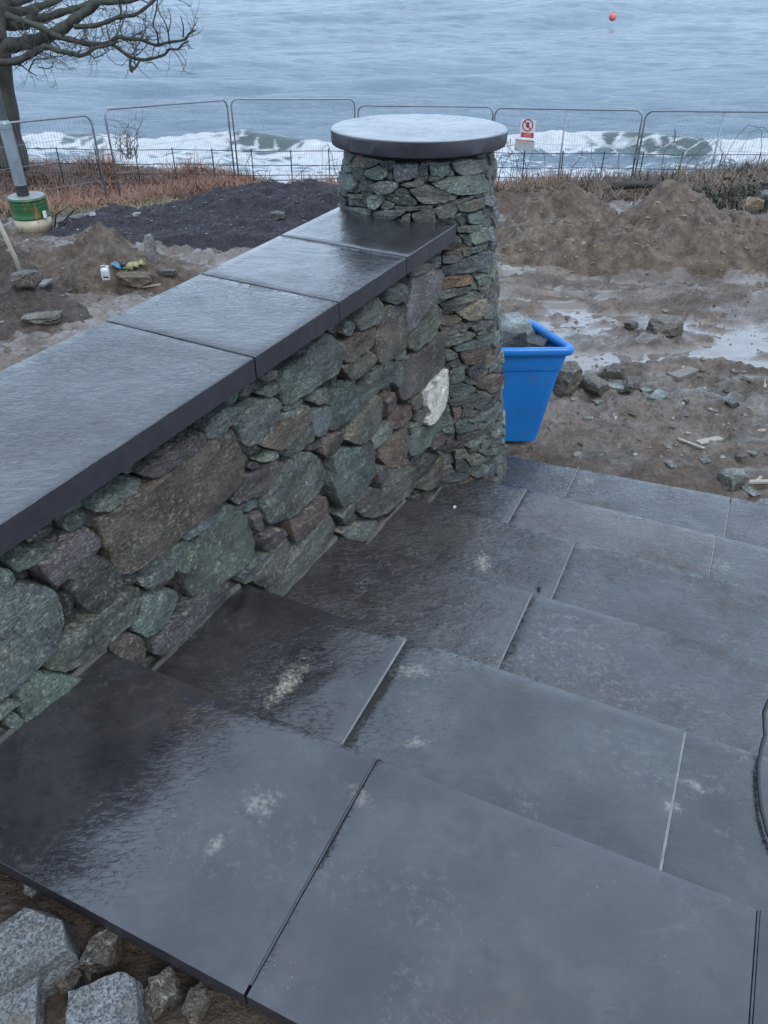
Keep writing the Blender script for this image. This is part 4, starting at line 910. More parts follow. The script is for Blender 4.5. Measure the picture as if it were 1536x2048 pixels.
for (px, py, sz, yaw, col, lab, nm) in [
    (1330, 664, (.36, .26, .17), .3, (.155, .122, .096), 'large muddy boulder in the wet mud right of the blue tub', 'boulder'),
    (1262, 655, (.14, .12, .09), 1.0, (.11, .09, .075), 'small muddy rock just left of the large boulder', 'boulder'),
    (1132, 768, (.26, .20, .20), .8, (.12, .098, .08), 'tall muddy rock touching the blue tub', 'rock'),
    (1185, 778, (.24, .16, .12), 2.2, (.12, .098, .08), 'flat muddy rock in the row right of the tub', 'rock'),
    (1225, 758, (.18, .14, .15), .1, (.115, .095, .078), 'muddy rock behind the pale slate chips', 'rock'),
    (1265, 775, (.2, .12, .09), 1.3, (.115, .095, .078), 'rightmost muddy rock of the row by the tub', 'rock'),
    (1228, 776, (.17, .09, .035), -.3, (.22, .28, .26), 'flat pale green slate chip left of its pair', 'slate_chip'),
    (1292, 782, (.10, .08, .03), .3, (.22, .28, .26), 'small pale slate chip between two larger ones', 'slate_chip'),
    (1318, 795, (.17, .12, .04), .7, (.22, .27, .25), 'flat pale green slate chip right of its pair', 'slate_chip'),
    (1464, 965, (.16, .13, .11), .5, (.17, .19, .17), 'pale faceted stone near the edge of the bottom paving', 'stone_lump'),
    (1408, 925, (.07, .05, .03), .2, (.2, .23, .21), 'small pale chip left of the faceted stone', 'slate_chip'),
    (1480, 918, (.07, .06, .05), .9, (.12, .11, .1), 'small dark stone behind the faceted stone', 'stone_lump'),
    (1505, 905, (.10, .07, .025), .9, (.2, .22, .22), 'pale chip at the right behind the faceted stone', 'slate_chip'),
    (1370, 805, (.07, .06, .05), .9, (.1, .085, .07), 'small brown stone in the middle of the mud', 'stone_lump'),
    (1462, 812, (.12, .09, .06), .4, (.125, .105, .088), 'rounded brown stone right of the small brown one', 'stone_lump'),
    (1196, 805, (.07, .05, .02), .4, (.24, .26, .25), 'tiny pale chip in mud below the rock row', 'slate_chip'),
    (1178, 838, (.09, .03, .02), .1, (.26, .26, .24), 'thin white chip in mud below the rock row', 'slate_chip'),
    (1155, 912, (.08, .05, .025), .3, (.24, .25, .25), 'pale chip on mud behind the bottom paving', 'slate_chip'),
    (1532, 1005, (.16, .08, .02), .7, (.26, .29, .28), 'pale slate chip at the right edge by the paving', 'slate_chip'),
    (1500, 985, (.13, .07, .03), 1.9, (.2, .2, .2), 'grey chip right of the faceted stone', 'slate_chip'),
    (1340, 932, (.08, .05, .03), 1.9, (.2, .2, .19), 'grey chip on mud at the paving edge', 'slate_chip'),
    (272, 566, (.36, .17, .13), .15, (.16, .12, .088), 'long brown rock in the mud below the white jug', 'rock'),
    (330, 548, (.3, .12, .07), .1, (.11, .095, .085), 'flat dark rock beside the long brown rock', 'rock'),
    (55, 572, (.26, .2, .16), .5, (.11, .088, .075), 'lump of rock at the foot of the wooden stake', 'rock'),
    (85, 640, (.34, .2, .08), .2, (.19, .165, .14), 'pale flat stone in the dark soil behind the coping', 'rock'),
    (555, 437, (.22, .16, .12), .4, (.09, .09, .095), 'grey stone on the gravel near the pillar', 'rock'),
    (275, 432, (.16, .12, .06), .4, (.26, .25, .25), 'pale flat stone on the purple gravel', 'rock'),
    (1497, 420, (.42, .26, .24), .3, (.33, .22, .10), 'ochre yellow rock at the right end of the sand heap', 'boulder'),
    (1530, 412, (.4, .3, .3), .9, (.14, .15, .155), 'grey rock behind the ochre rock', 'boulder'),
    ]:
    rock(nm, px, py, sz, yaw, col, lab, 'boulder' if nm == 'boulder' else ('chip' if nm == 'slate_chip' else 'rock'), .22, cuts=13 if nm in ('rock', 'boulder') else 8, rough=.2 if nm in ('rock', 'boulder') else .09)
# the upright pale shard by the soil heap
rock('stone_shard', 306, 522, (.13, .08, .36), .4, (.30, .29, .30), 'upright pale shard of stone beside the soil heap', 'stone', .12, cuts=6)

# boards and laths lying in the mud
M['wood'] = simple('grey_wood', (.16, .145, .125), .7, .25, 30, .4)
M['pale_wood'] = simple('pale_wood', (.33, .30, .25), .7, .2, 30, .3)
def board(name, p1, p2, w, t, mat, lab, cat='board', lift=.012):
    A, B = hit(*p1), hit(*p2); d = B - A; L = np.linalg.norm(d); d = d / L; y = np.cross(ZH, d); y /= np.linalg.norm(y); z = np.cross(d, y)
    m = MB().box((0, 0, 0), (L, w, t), [d, y, z]); o = (A + B) / 2 + ZH * lift; V = np.array(m.V); V[:, 2] += 0; return mk(name, V + o, m.F, mat, origin=o, label=lab, cat=cat)
board('wood_offcut', (1346, 758), (1386, 742), .10, .035, M['wood'], 'short thick grey offcut of wood lying in the mud')
board('wood_board', (1492, 760), (1560, 764), .10, .02, M['wood'], 'grey board at the right edge of the mud, nearer one')
board('wood_board', (1462, 744), (1490, 745), .05, .015, M['wood'], 'thin grey board lying behind the nearer board')
board('slate_offcut', (1396, 888), (1440, 879), .05, .012, M['pale_wood'], 'pale flat offcut with a small hole lying on the mud')
board('wood_lath', (1355, 880), (1408, 900), .018, .012, M['pale_wood'], 'thin pale lath pointing at the flat offcut', 'lath')
board('wood_lath', (1494, 967), (1545, 966), .03, .015, M['pale_wood'], 'brown lath at the right edge behind the paving', 'lath')
board('wood_lath', (275, 577), (322, 571), .02, .015, M['pale_wood'], 'white stick below the long brown rock', 'stick')
board('kerb_edging', (118, 444), (186, 432), .09, .05, simple('pale_edging', (.33, .34, .35), .6), 'pale straight edging strip beside the green drum', 'edging', .03)
board('slate_offcut', (80, 574), (98, 562), .10, .02, simple('grey_slate', (.15, .16, .165), .4), 'small grey slate offcut by the wooden stake', 'offcut')
A_, B_ = onz(1225, 372, -1.22), onz(1372, 369, -1.22)
MB().tube([A_, A_ * .6 + B_ * .4 + ZH * .02, B_], [.075, .07, .06], 9).build('log', simple('wet_log', (.035, .03, .024), .7, .3, 9, .5), None, smooth=True, origin=A_, label='dark log lying along the foot of the brambles', cat='log')

# pebbles scattered on gravel and mud, too many to count
def pebbles(name, regions, count, smin, smax, cols, seed):
    r_ = np.random.RandomState(seed); reg = np.array(regions)[r_.randint(len(regions), size=count)]
    x = reg[:, 0] + (reg[:, 1] - reg[:, 0]) * r_.rand(count); y = reg[:, 2] + (reg[:, 3] - reg[:, 2]) * r_.rand(count); z = surf(x, y)
    sz = smin * (smax / smin) ** (r_.rand(count) ** 2.2); q = r_.rand(count) * 6.28; c, s_ = np.cos(q)[:, None], np.sin(q)[:, None]
    base = np.array([(1, 0, 0), (-1, 0, 0), (0, 1, 0), (0, -1, 0), (0, 0, 1), (0, 0, -1)], float); fb = np.array([(0, 2, 4), (2, 1, 4), (1, 3, 4), (3, 0, 4), (2, 0, 5), (1, 2, 5), (3, 1, 5), (0, 3, 5)])
    v = (base[None] * (np.stack([.6 + .7 * r_.rand(count), .5 + .5 * r_.rand(count), .3 + .3 * r_.rand(count)], 1))[:, None] + (r_.rand(count, 6, 3) - .5) * .4) * sz[:, None, None]
    V = np.stack([x[:, None] + c * v[..., 0] - s_ * v[..., 1], y[:, None] + s_ * v[..., 0] + c * v[..., 1], z[:, None] + v[..., 2]], -1).reshape(-1, 3)
    Fc = (fb[None] + (np.arange(count) * 6)[:, None, None]).reshape(-1, 3); tone = np.repeat(r_.rand(count) ** cols[2], 6)
    mk(name, V, Fc, m_attrmix(name + '_stone', cols[0], cols[1], .5), kind='stuff', attrs=dict(tone=tone))
pebbles('gravel', [(-5.6, 2, 10.3, 14.6)], 7000, .008, .03, ((.035, .03, .038), (.30, .30, .31), 6.0), 5)
pebbles('sand_clods', [(.9, 5.9, 9.1, 12.2)], 2200, .010, .05, ((.11, .08, .06), (.21, .16, .122), 1.0), 7)
pebbles('mud_clods', [(.9, 5.0, 4.5, 6.2), (.6, 6, 6.2, 9.0), (-4.6, -1.2, 6, 9.6)], 1300, .010, .045, ((.07, .052, .04), (.17, .135, .11), 1.0), 8)
pebbles('rubble_chips', [(.6, 5.5, 4.4, 7.5), (.6, 3.2, 4.35, 5.3), (.9, 5, 7.5, 9), (-4.5, -1, 5.5, 9)], 1700, .006, .026, ((.07, .06, .05), (.26, .26, .25), 2.2), 6)

# ------------------------------------------------------------------ blue tub full of rubble stones
bb = NB('blue_plastic', .38); bv = bb.objco(); bd = bb.math('MULTIPLY', bb.ramp(bb.noise(9, 6, .75, bb.scale(bv, (1, 1, .6))), .54, .66), bb.ramp(bb.noise(2.2, 3, .5, bv), .40, .62)); bsc = bb.ramp(bb.noise(60, 4, .7, bb.scale(bv, (1, 1, .12))), .62, .7, 0, .35)
bb.set(Base_Color=bb.mix(bb.math('MULTIPLY', bd, .75), bb.mix(bsc, bb.mix(bb.ramp(bb.noise(3, 3, .5, bv), .3, .7), (.010, .145, .44), (.014, .185, .53)), (.16, .32, .55)), (.10, .085, .068)), Roughness=bb.math('ADD', bb.math('MULTIPLY', bd, .4), .3)); M['blue'] = bb.m
rim = [(1.18, 4.52), (.97, 4.95), (.56, 4.97), (.66, 4.52)]; bot = [(1.07, 4.60), (.92, 4.86), (.66, 4.88), (.73, 4.60)]
def rquad(q, rad, n=6):
    q = [np.array(p, float) for p in q]; out = []
    for i in range(4):
        a, b, c = q[i - 1], q[i], q[(i + 1) % 4]; u1 = (a - b) / np.linalg.norm(a - b); u2 = (c - b) / np.linalg.norm(c - b); p, r = b + u1 * rad, b + u2 * rad
        out += [(1 - t) ** 2 * p + 2 * t * (1 - t) * b + t * t * r for t in np.linspace(0, 1, n)]
    return np.array(out)
TB0, TB1 = float(gbase(.9, 4.75)) - .02, .60
tub = thing('rubble_tub', (.9, 4.75, TB0), 'bright blue plastic tub of stones standing behind the pillar', 'tub')
def ringat(f, off=0.0):
    r0, r1 = rquad(bot, .06), rquad(rim, .07); P = r0 * (1 - f) + r1 * f; c = P.mean(0); return P + (P - c) / np.linalg.norm(P - c, axis=1)[:, None] * off
def rings_mesh(spec, close_bottom=True, flip=False):
    V = []; n = 24
    for f, off, dz in spec:
        P = ringat(f, off); V += [(p[0], p[1], TB0 + (TB1 - TB0) * f + dz) for p in P]
    Fc = [(i * n + k, i * n + (k + 1) % n, (i + 1) * n + (k + 1) % n, (i + 1) * n + k)[::-1] for i in range(len(spec) - 1) for k in range(n)]
    if close_bottom: Fc.append(tuple(range(n)))
    return V, Fc
V, Fc = rings_mesh([(.0, -.03, .0), (.03, 0, 0), (.5, 0, 0), (.775, 0, 0), (.78, .010, 0), (.80, .012, 0), (.95, .012, 0), (.955, .012, 0), (.955, -.006, 0), (.5, -.008, 0), (.12, -.01, 0)])
n = 24; Fc.append(tuple((len(V) - n) + k for k in range(n))); mk('body', V, Fc, M['blue'], tub, smooth=False)
V, Fc = rings_mesh([(.93, .013, 0), (.935, .040, 0), (.95, .048, 0), (.99, .048, 0), (1.0, .036, .004), (1.0, .0, .004), (.985, -.012, 0), (.93, -.012, 0), (.93, .013, 0)], False); mk('rim', V, Fc, M['blue'], tub, smooth=True)
for k, (x, y, z, sz, yw, col, lab) in enumerate([(.80, 4.66, .52, (.24, .20, .20), .4, (.06, .068, .072), 'dark angular stone on top of the tub at the pillar side'), (.98, 4.72, .49, (.20, .16, .14), 1.1, (.085, .098, .1), 'grey stone in the tub nearest its corner'), (.86, 4.84, .54, (.26, .18, .16), 2.0, (.24, .29, .31), 'pale blue stone on top of the tub'), (.92, 4.80, .50, (.2, .2, .14), .8, (.08, .085, .088), 'grey stone low in the back of the tub'), (.78, 4.82, .46, (.2, .2, .16), .2, (.1, .11, .11), 'grey stone half hidden under the pale stone in the tub')]):
    V, Fc = rock_geo(sz[0] / 2, sz[1] / 2, sz[2] / 2, yw, 20 + k * 3.3, 8, 2, .07); o = np.array([x, y, z - .05]); mk('rubble_stone', V + o, Fc, M['rock'], origin=o, color=col, label=lab, cat='stone', group='stones in the blue tub')

# ------------------------------------------------------------------ mesh fence panels along the bank
M['galv'] = simple('galvanised', (.24, .26, .29), .45, .15, 6, 0, .55)
M['wire'] = simple('fence_wire', (.17, .20, .24), .55, .1, 6, 0, .3)
def fence_panel(pa, da, pb, db, mid, lab, H=2.0):
    A, B = ondist(*pa, da), ondist(*pb, db); d = B - A; dh = np.array([d[0], d[1], 0]); L = np.linalg.norm(dh); dh /= L; sl = d[2] / L
    t = thing('site_fence', A - ZH * H, lab, 'fence panel', 'temporary mesh fence panels along the shore')
    def pt(s, h): return A + dh * s + ZH * (s * sl - H + h)
    rc = .16; path = [pt(0, -.05), pt(0, H - rc)] + [pt(rc - rc * math.cos(q), H - rc + rc * math.sin(q)) for q in np.linspace(.2, 1.57, 6)] + [pt(L - rc + rc * math.sin(q), H - rc + rc * math.cos(q)) for q in np.linspace(0, 1.4, 6)] + [pt(L, H - rc), pt(L, -.05)]
    MB().tube(path, .021, 8).build('frame', M['galv'], t, smooth=True)
    MB().tube([pt(.02, .12), pt(L - .02, .12)], .019, 6).build('bottom_rail', M['galv'], t, smooth=True)
    if mid: MB().tube([pt(L / 2, .1), pt(L / 2, H - .02)], .017, 6).build('stile', M['galv'], t, smooth=True)
    w = MB(); n = int(L / .062)
    for k in range(1, n):
        s = L * k / n; e = min(s, L - s); top = H - .03 - (max(0, rc - e) * .6); w.tube([pt(s, .13), pt(s, top)], .0026, 3, False)
    for h in (.35, .8, 1.25, 1.62): w.tube([pt(.02, h), pt(L - .02, h)], .0035, 3, False)
    w.build('wire_mesh', M['wire'], t)
    return A, dh, sl, L
K_ = 1.1
PAN = [((-150, 262), 16.4, (180, 230), 17.6, False, 'leftmost mesh fence panel, behind the lamp column'), ((207, 219), 18.0, (453, 200), 21.0, False, 'tilted mesh fence panel in front of the bare shrub'),
       ((461, 198), 21.3, (709, 198), 21.9, False, 'mesh fence panel just left of the pillar cap'), ((716, 211), 21.4, (987, 214), 20.8, False, 'mesh fence panel behind the pillar cap'),
       ((991, 216), 20.7, (1287, 221), 19.8, True, 'mesh fence panel that carries the warning signs'), ((1293, 222), 19.6, (1625, 224), 18.6, True, 'rightmost mesh fence panel above the brambles')]
PW = [fence_panel(*p) for p in PAN]
for k in range(1, 5):                                        # couplers joining neighbours
    A, dh, sl, L = PW[k]; Bp = A + dh * L + ZH * (sl * L - .95); A2 = PW[k + 1][0] - ZH * .95
    dv = A2 - Bp; ln = np.linalg.norm(dv); MB().box((Bp + A2) / 2, (ln + .08, .06, .07), [dv / ln, np.cross(ZH, dv / ln), ZH]).build('fence_clamp', M['wire'], None, label=['clamp between the tilted panel and its right neighbour', 'clamp at the left of the pillar cap', 'clamp at the right behind the pillar cap', 'clamp on the fence joint right of the signs'][k - 1], cat='clamp', group='fence clamps', origin=(Bp + A2) / 2)

# warning signs tied to the fifth panel
A, dh, sl, L = PW[4]; FN = np.cross(dh, ZH); FN = FN * (-1 if FN[1] > 0 else 1)
def onfence(px, py, off=.03):
    nrm = FN; return onplane(px, py, nrm, float((A + FN * off) @ nrm))
M['sign_w'] = simple('sign_white', (.62, .62, .64), .4, .06); M['sign_r'] = simple('sign_red', (.46, .03, .045), .4, .08); M['sign_k'] = simple('sign_black', (.02, .02, .022), .4, .1); M['sign_o'] = simple('sign_orange', (.62, .28, .06), .4, .1); M['sign_t'] = simple('sign_clear', (.42, .42, .46), .3, .1)
def sign_rect(name, x0, y0, x1, y1, off, mat, par, th=.004):
    Pa, Pb = onfence(x0, y0, off), onfence(x1, y1, off); c = (Pa + Pb) / 2; w = abs((Pb - Pa) @ dh); h = abs(Pb[2] - Pa[2]); return MB().box(c, (w, th, h), [dh, FN, ZH]).build(name, mat, par)
sg = thing('warning_sign', onfence(1055, 277), 'white and red prohibition sign tied to the mesh fence', 'sign')
sign_rect('board', 1043, 238, 1068, 277, .030, M['sign_w'], sg)
c = onfence(1055.5, 250.5, .036); R_ = .135; ringV = []; nn = 28
for k in range(nn):
    q = 2 * math.pi * k / nn
    for rr in (R_, R_ * .80): ringV.append(c + dh * rr * math.cos(q) + ZH * rr * math.sin(q))
mk('prohibition_ring', ringV, [(2 * k, 2 * k + 1, (2 * k + 3) % (2 * nn), (2 * k + 2) % (2 * nn)) for k in range(nn)], M['sign_r'], sg)
dg = (dh * .7071 - ZH * .7071); MB().box(c + FN * .003, (R_ * 1.7, .002, .024), [dg, FN, np.cross(dg, FN)]).build('prohibition_bar', M['sign_r'], sg)
hb = MB(); hb.box(c + FN * .001 - ZH * .02 + dh * .005, (.055, .002, .06), [dh, FN, ZH])
for k in range(4): hb.box(c + FN * .001 + ZH * (.033 + .006 * (k in (1, 2))) + dh * (-.016 + .0145 * k), (.011, .002, .055), [dh, FN, ZH])
hb.box(c + FN * .001 - ZH * .012 - dh * .033, (.012, .002, .04), [dh, FN, ZH]); hb.build('hand_symbol', M['sign_k'], sg)
rp = sign_rect('red_panel', 1043, 264, 1066, 276.5, .035, M['sign_r'], sg); stx = simple('sign_text', (.66, .45, .46), .4, .1)
for k in range(4): MB().box(onfence(1054.5, 266.2 + 2.7 * k, .0385), (.21 - .03 * (k % 2), .001, .010), [dh, FN, ZH]).build('text_line', stx, rp)
sg2 = thing('warning_sign', onfence(1051, 304), 'orange and red banded sign below the prohibition sign on the fence', 'sign')
sign_rect('board', 1031, 278, 1067, 304, .028, M['sign_t'], sg2)
rh = sign_rect('red_header', 1033, 278, 1068, 283.5, .033, M['sign_r'], sg2); htx = simple('header_text', (.66, .45, .40), .4, .1); sign_rect('orange_band', 1036, 284, 1067, 288, .033, M['sign_o'], sg2)
for k in range(5): MB().box(onfence(1037 + 6 * k, 280.5, .0365), (.045, .001, .022), [dh, FN, ZH]).build('letter_block', htx, rh)

# old iron estate railing on the brow
M['iron'] = simple('black_iron', (.022, .022, .024), .5, .3, 10)
ra, rb = ondist(-120, 296, 22.6), ondist(1680, 312, 22.4)
ef = thing('estate_railing', ra - ZH * 1.1, 'old black iron estate railing on the brow above the beach', 'railing')
L_ = np.linalg.norm(rb - ra); dv = (rb - ra) / L_; npst = int(L_ / .92)
for k in range(npst + 1):
    P = ra + dv * L_ * k / npst; MB().tube([P - ZH * 1.25, P + ZH * (.05 + .02 * U(-1, 1)) + dv * U(-.03, .03)], .013, 5).build('post', M['iron'], ef)
for h in (0, .32, .54, .76):
    MB().tube([ra + dv * L_ * q - ZH * (h + .012 * math.sin(q * 40 + h)) for q in np.linspace(0, 1, 24)], .009, 5).build('rail', M['iron'], ef)

# ------------------------------------------------------------------ lamp column standing in a painted drum
M['drum_g'] = m_drum('drum_green', (.022, .10, .035)); M['drum_w'] = m_drum('drum_cream', (.40, .35, .25)); M['lid'] = simple('drum_lid', (.22, .23, .23), .5, .2)
DP = onz(72, 466, -.93); dr = .262
dtop = ondist(66, 391, math.hypot(DP[0], DP[1]) + .0)[2]; DHt = dtop - DP[2]
drum = thing('oil_drum', DP, 'green and cream painted drum holding the lamp column', 'drum')
zc_ = DHt * .46
MB().lathe([(dr * .97, 0), (dr * 1.03, .012), (dr * 1.03, .035), (dr, .05)], DP, 36).build('bottom_rim', M['drum_g'], drum, smooth=True)
MB().lathe([(dr, .045), (dr, zc_ * .55), (dr * 1.02, zc_ * .6), (dr, zc_ * .66), (dr, zc_)], DP, 36).build('cream_band', M['drum_w'], drum, smooth=True)
prof = [(dr + .001, zc_), (dr * 1.035, zc_ + .012), (dr * 1.035, zc_ + .03), (dr, zc_ + .045)]
for q in (.16, .22, .28): prof += [(dr, zc_ + q - .02), (dr * 1.018, zc_ + q), (dr, zc_ + q + .02)]
prof += [(dr, DHt - .04), (dr * 1.03, DHt - .025), (dr * 1.03, DHt - .004), (dr * .97, DHt)]
MB().lathe(prof, DP, 36).build('green_band', M['drum_g'], drum, smooth=True)
MB().lathe([(dr * .95, DHt - .005), (dr * .99, DHt + .006), (dr * .95, DHt + .012)], DP, 36).build('lid', M['lid'], drum)
MB().box(DP + np.array([.26, -.13, DHt * .58]), (.03, .06, .09)).build('latch', M['sign_w'], drum)
LC = DP + np.array([-.04, 0.0, 0])
lamp = thing('lamp_column', LC + ZH * DHt, 'grey steel lamp column rising from the painted drum', 'lamp column')
b0 = DHt
MB().lathe([(.088, b0), (.088, b0 + .16)], LC, 20).build('black_sleeve', M['iron'], lamp, smooth=False)
MB().lathe([(.082, b0 + .14), (.082, b0 + .90), (.086, b0 + .92), (.086, b0 + .98), (.060, b0 + 1.02)], LC, 20).build('base_shaft', simple('grey_steel', (.22, .27, .30), .45, .15, 5, 0, .3), lamp, smooth=False)
MB().lathe([(.058, b0 + 1.0), (.042, b0 + 4.6), (.03, b0 + 4.62)], LC, 16).build('upper_shaft', simple('grey_steel_shaft', (.26, .31, .34), .45, .15, 5, 0, .3), lamp, smooth=True)
MB().box(LC + np.array([.052, -.06, b0 + .36]), (.05, .02, .30), [np.array([.76, .65, 0]), np.array([-.65, .76, 0]), ZH]).build('access_door', M['galv'], lamp)
cb = [hit(112, 430), hit(122, 442) + ZH * .02]; P0 = DP + np.array([.33, -.1, .06])
MB().tube([P0 + np.array(q) for q in [(0, 0, 0), (.1, -.05, .25), (.3, 0, .36), (.36, .05, .3), (.15, -.08, .12), (.12, -.1, .02), (.3, -.12, .22), (.6, -.1, .20), (.85, -.12, .02)]], .011, 6).build('cable', M['sign_k'], None, smooth=True, origin=P0, label='black cable looping on the ground beside the drum', cat='cable')

# ------------------------------------------------------------------ wooden stake, white jug, gloves
B0 = hit(46, 556); T0_ = ondist(-14, 420, math.hypot(B0[0], B0[1]) - .12)
MB().tube([B0 - ZH * .1, B0 * .66 + T0_ * .34 + [.01, 0, 0], T0_], [.026, .024, .022], 8).build('wooden_stake', M['pale_wood'], None, smooth=True, origin=B0, label='pale wooden handle stuck upright in the dark soil', cat='stake')
J = hit(213, 557); jug = thing('plastic_jug', J, 'white plastic jug with a printed label standing in the mud', 'jug'); M['jug'] = simple('white_plastic', (.50, .53, .52), .35, .12)
def rbox(c, hx, hy, prof, yaw, n=20):
    V = []
    for f, z in prof:
        for k in range(n):
            q = 2 * math.pi * (k + .5) / n; ex = .45; x = hx * f * math.copysign(abs(math.cos(q)) ** ex, math.cos(q)); y = hy * f * math.copysign(abs(math.sin(q)) ** ex, math.sin(q))
            V.append(c + np.array([x * math.cos(yaw) - y * math.sin(yaw), x * math.sin(yaw) + y * math.cos(yaw), z]))
    m = len(prof); Fc = [(i * n + k, i * n + (k + 1) % n, (i + 1) * n + (k + 1) % n, (i + 1) * n + k) for i in range(m - 1) for k in range(n)] + [tuple(range(n))[::-1], tuple((m - 1) * n + k for k in range(n))]
    return V, Fc
V, Fc = rbox(J, .068, .045, [(.92, -.02), (1, -.005), (1, .135), (.93, .155), (.6, .172), (.35, .178)], .25); JS = .68; sj = lambda V: (J + (np.array(V) - J) * JS).tolist(); mk('body', sj(V), Fc, M['jug'], jug, smooth=True)
_m = MB().tube([J + np.array([-.04, -.01, .17]), J + np.array([-.045, -.01, .205]), J + np.array([.0, .0, .215]), J + np.array([.03, .008, .20]), J + np.array([.03, .008, .165])], .008, 6); mk('handle', sj(_m.V), _m.F, M['jug'], jug, smooth=True)
_m = MB().lathe([(.02, .17), (.02, .2), (.016, .205)], J + np.array([.045, .012, 0]), 12); mk('cap', sj(_m.V), _m.F, M['sign_w'], jug)
yv = np.array([math.cos(.25), math.sin(.25), 0]); nv = np.array([math.sin(.25), -math.cos(.25), 0])
_m = MB().box(J + nv * .0462 + ZH * .075, (.085, .002, .085), [yv, nv, ZH]); mk('printed_label', sj(_m.V), _m.F, simple('jug_label', (.38, .43, .44), .4, .5, 60), jug)
_m = MB().box(J + nv * .0475 + ZH * .035, (.085, .002, .02), [yv, nv, ZH]); mk('label_band', sj(_m.V), _m.F, M['sign_k'], jug)
M['glove_y'] = simple('glove_yellow', (.27, .25, .12), .8, .5, 40, .3); M['glove_b'] = simple('glove_blue', (.10, .26, .36), .8, .3, 40, .3)
def glove(px, py, yaw, mat, cuffm, lab):
    P = hit(px, py) + ZH * .015; g = thing('work_glove', P, lab, 'glove', 'work gloves by the soil heap'); c, s_ = math.cos(yaw), math.sin(yaw)
    def q(x, y, z): return P + np.array([c * x - s_ * y, s_ * x + c * y, z])
    V, Fc = rbox(P + ZH * 0, .06, .05, [(.7, -.012), (1, 0), (1, .02), (.75, .034)], yaw); mk('palm', V, Fc, mat, g, smooth=True)
    fm = MB()
    for k in range(4): fm.tube([q(.05, -.036 + .024 * k, .01), q(.09, -.045 + .03 * k, .035 + .012 * (k % 2)), q(.125 - .012 * abs(k - 1), -.05 + .034 * k, .016)], [.013, .012, .009], 6)
    fm.tube([q(-.01, -.045, .01), q(.03, -.085, .025), q(.06, -.095, .01)], [.015, .013, .009], 6); fm.build('fingers', mat, g, smooth=True)
    MB().tube([q(-.05, 0, .012), q(-.10, .005, .022), q(-.14, .0, .01)], [.036, .042, .045], 10).build('cuff', cuffm, g, smooth=True)
glove(268, 534, .2, M['glove_y'], M['sign_k'], 'yellow and black work glove on the soil, right one'); glove(245, 537, 2.9, M['glove_b'], M['glove_y'], 'blue work glove with yellow cuff on the soil, left one')

# ------------------------------------------------------------------ black hose arching up at the right; lower run partly stands for its reflection
hp = [(1650, 1380, .90), (1600, 1376, .93), (1560, 1386, .93), (1537, 1402, .91), (1528, 1424, .885), (1529, 1448, .862), (1530, 1470, .848), (1523, 1495, .841), (1517, 1530, .840), (1517, 1570, .840), (1523, 1620, .840), (1535, 1665, .840), (1555, 1710, .840), (1590, 1750, .840), (1650, 1780, .840), (1730, 1790, .840)]
hw = [onz(x, y, z) for x, y, z in hp]
MB().tube(hw, .0052, 10).build('hose', simple('black_rubber', (.018, .02, .02), .35, .2), None, smooth=True, origin=hw[0], label='black hose at the right edge, lower run partly standing for its reflection', cat='hose')
V, Fc = rock_geo(.008, .007, .006, .3, 4, 3, 1); P = onz(1078, 1178, .392)
mk('pebble', V + P, Fc, M['rock'], origin=P, color=(.12, .12, .12), label='tiny dark pebble at a joint corner on the steps', cat='pebble')
V, Fc = rock_geo(.011, .007, .005, .9, 9, 3, 1); P = onz(909, 1016, .197)
mk('pebble', V + P, Fc, M['rock'], origin=P, color=(.55, .55, .55), label='tiny white pebble on the dark step by the pillar', cat='pebble')

# ------------------------------------------------------------------ buoys on the sea
def buoy(px, py, r, col, lab):
    P = onz(px, py, SEA + .15); t = thing('mooring_buoy', P, lab, 'buoy', 'buoys on the sea')
    MB().lathe([(r * math.cos(q), r * math.sin(q)) for q in np.linspace(-1.5, 1.5, 16)], P + ZH * r * .25, 24).build('float', simple('buoy_' + str(px), col, .45, .12), t, smooth=True)
    MB().tube([P + ZH * r * 1.2, P + ZH * r * 1.42], r * .12, 8).build('eye', M['iron'], t)
buoy(1225, 36, .44, (.62, .13, .10), 'round orange red buoy floating on the sea'); buoy(1092, 10, .26, (.6, .3, .3), 'small pale pink buoy farther out on the sea')

# ------------------------------------------------------------------ bare tree at the left
tree = thing('bare_tree', ondist(6, 306, 20.4), 'bare winter tree with mossy limbs reaching in at the top left', 'tree')
TD = 19.6
def tp(x, y, off=0.0): return ondist(x / 3.657, y / 3.657, TD + off)
PXM = lambda r: r / 3.657 / F * 20.5 * .86
def limb(pts, r0, r1, off0=0.0, off1=0.0, n=8):
    P = [tp(x, y, off0 + (off1 - off0) * i / (len(pts) - 1)) for i, (x, y) in enumerate(pts)]
    Q = []
    for i in range(len(P) - 1):                              # Catmull-Rom between the traced points
        a, b, c, d = P[max(i - 1, 0)], P[i], P[i + 1], P[min(i + 2, len(P) - 1)]
        for t in (0, .25, .5, .75): Q.append(.5 * (2 * b + (c - a) * t + (2 * a - 5 * b + 4 * c - d) * t * t + (3 * b - a - 3 * c + d) * t ** 3))
    Q.append(P[-1]); R = np.linspace(r0, r1, len(Q)); R = [PXM(r) * (1 + .10 * math.sin(i * 1.7)) for i, r in enumerate(R)]
    return Q, R
trm = MB()
tx = [(-66, 300), (-66, 450), (-52, 560), (-44, 700), (-30, 850), (-6, 1000), (18, 1090), (20, 1200)]
Q, R = limb(tx, 112, 160); R = [r * (1 + .05 * math.sin(i * .53)) / (1 + .10 * math.sin(i * 1.7)) for i, r in enumerate(R)]; trm.tube(Q, R, 16); trm.build('trunk', M['bark'], tree, smooth=True)
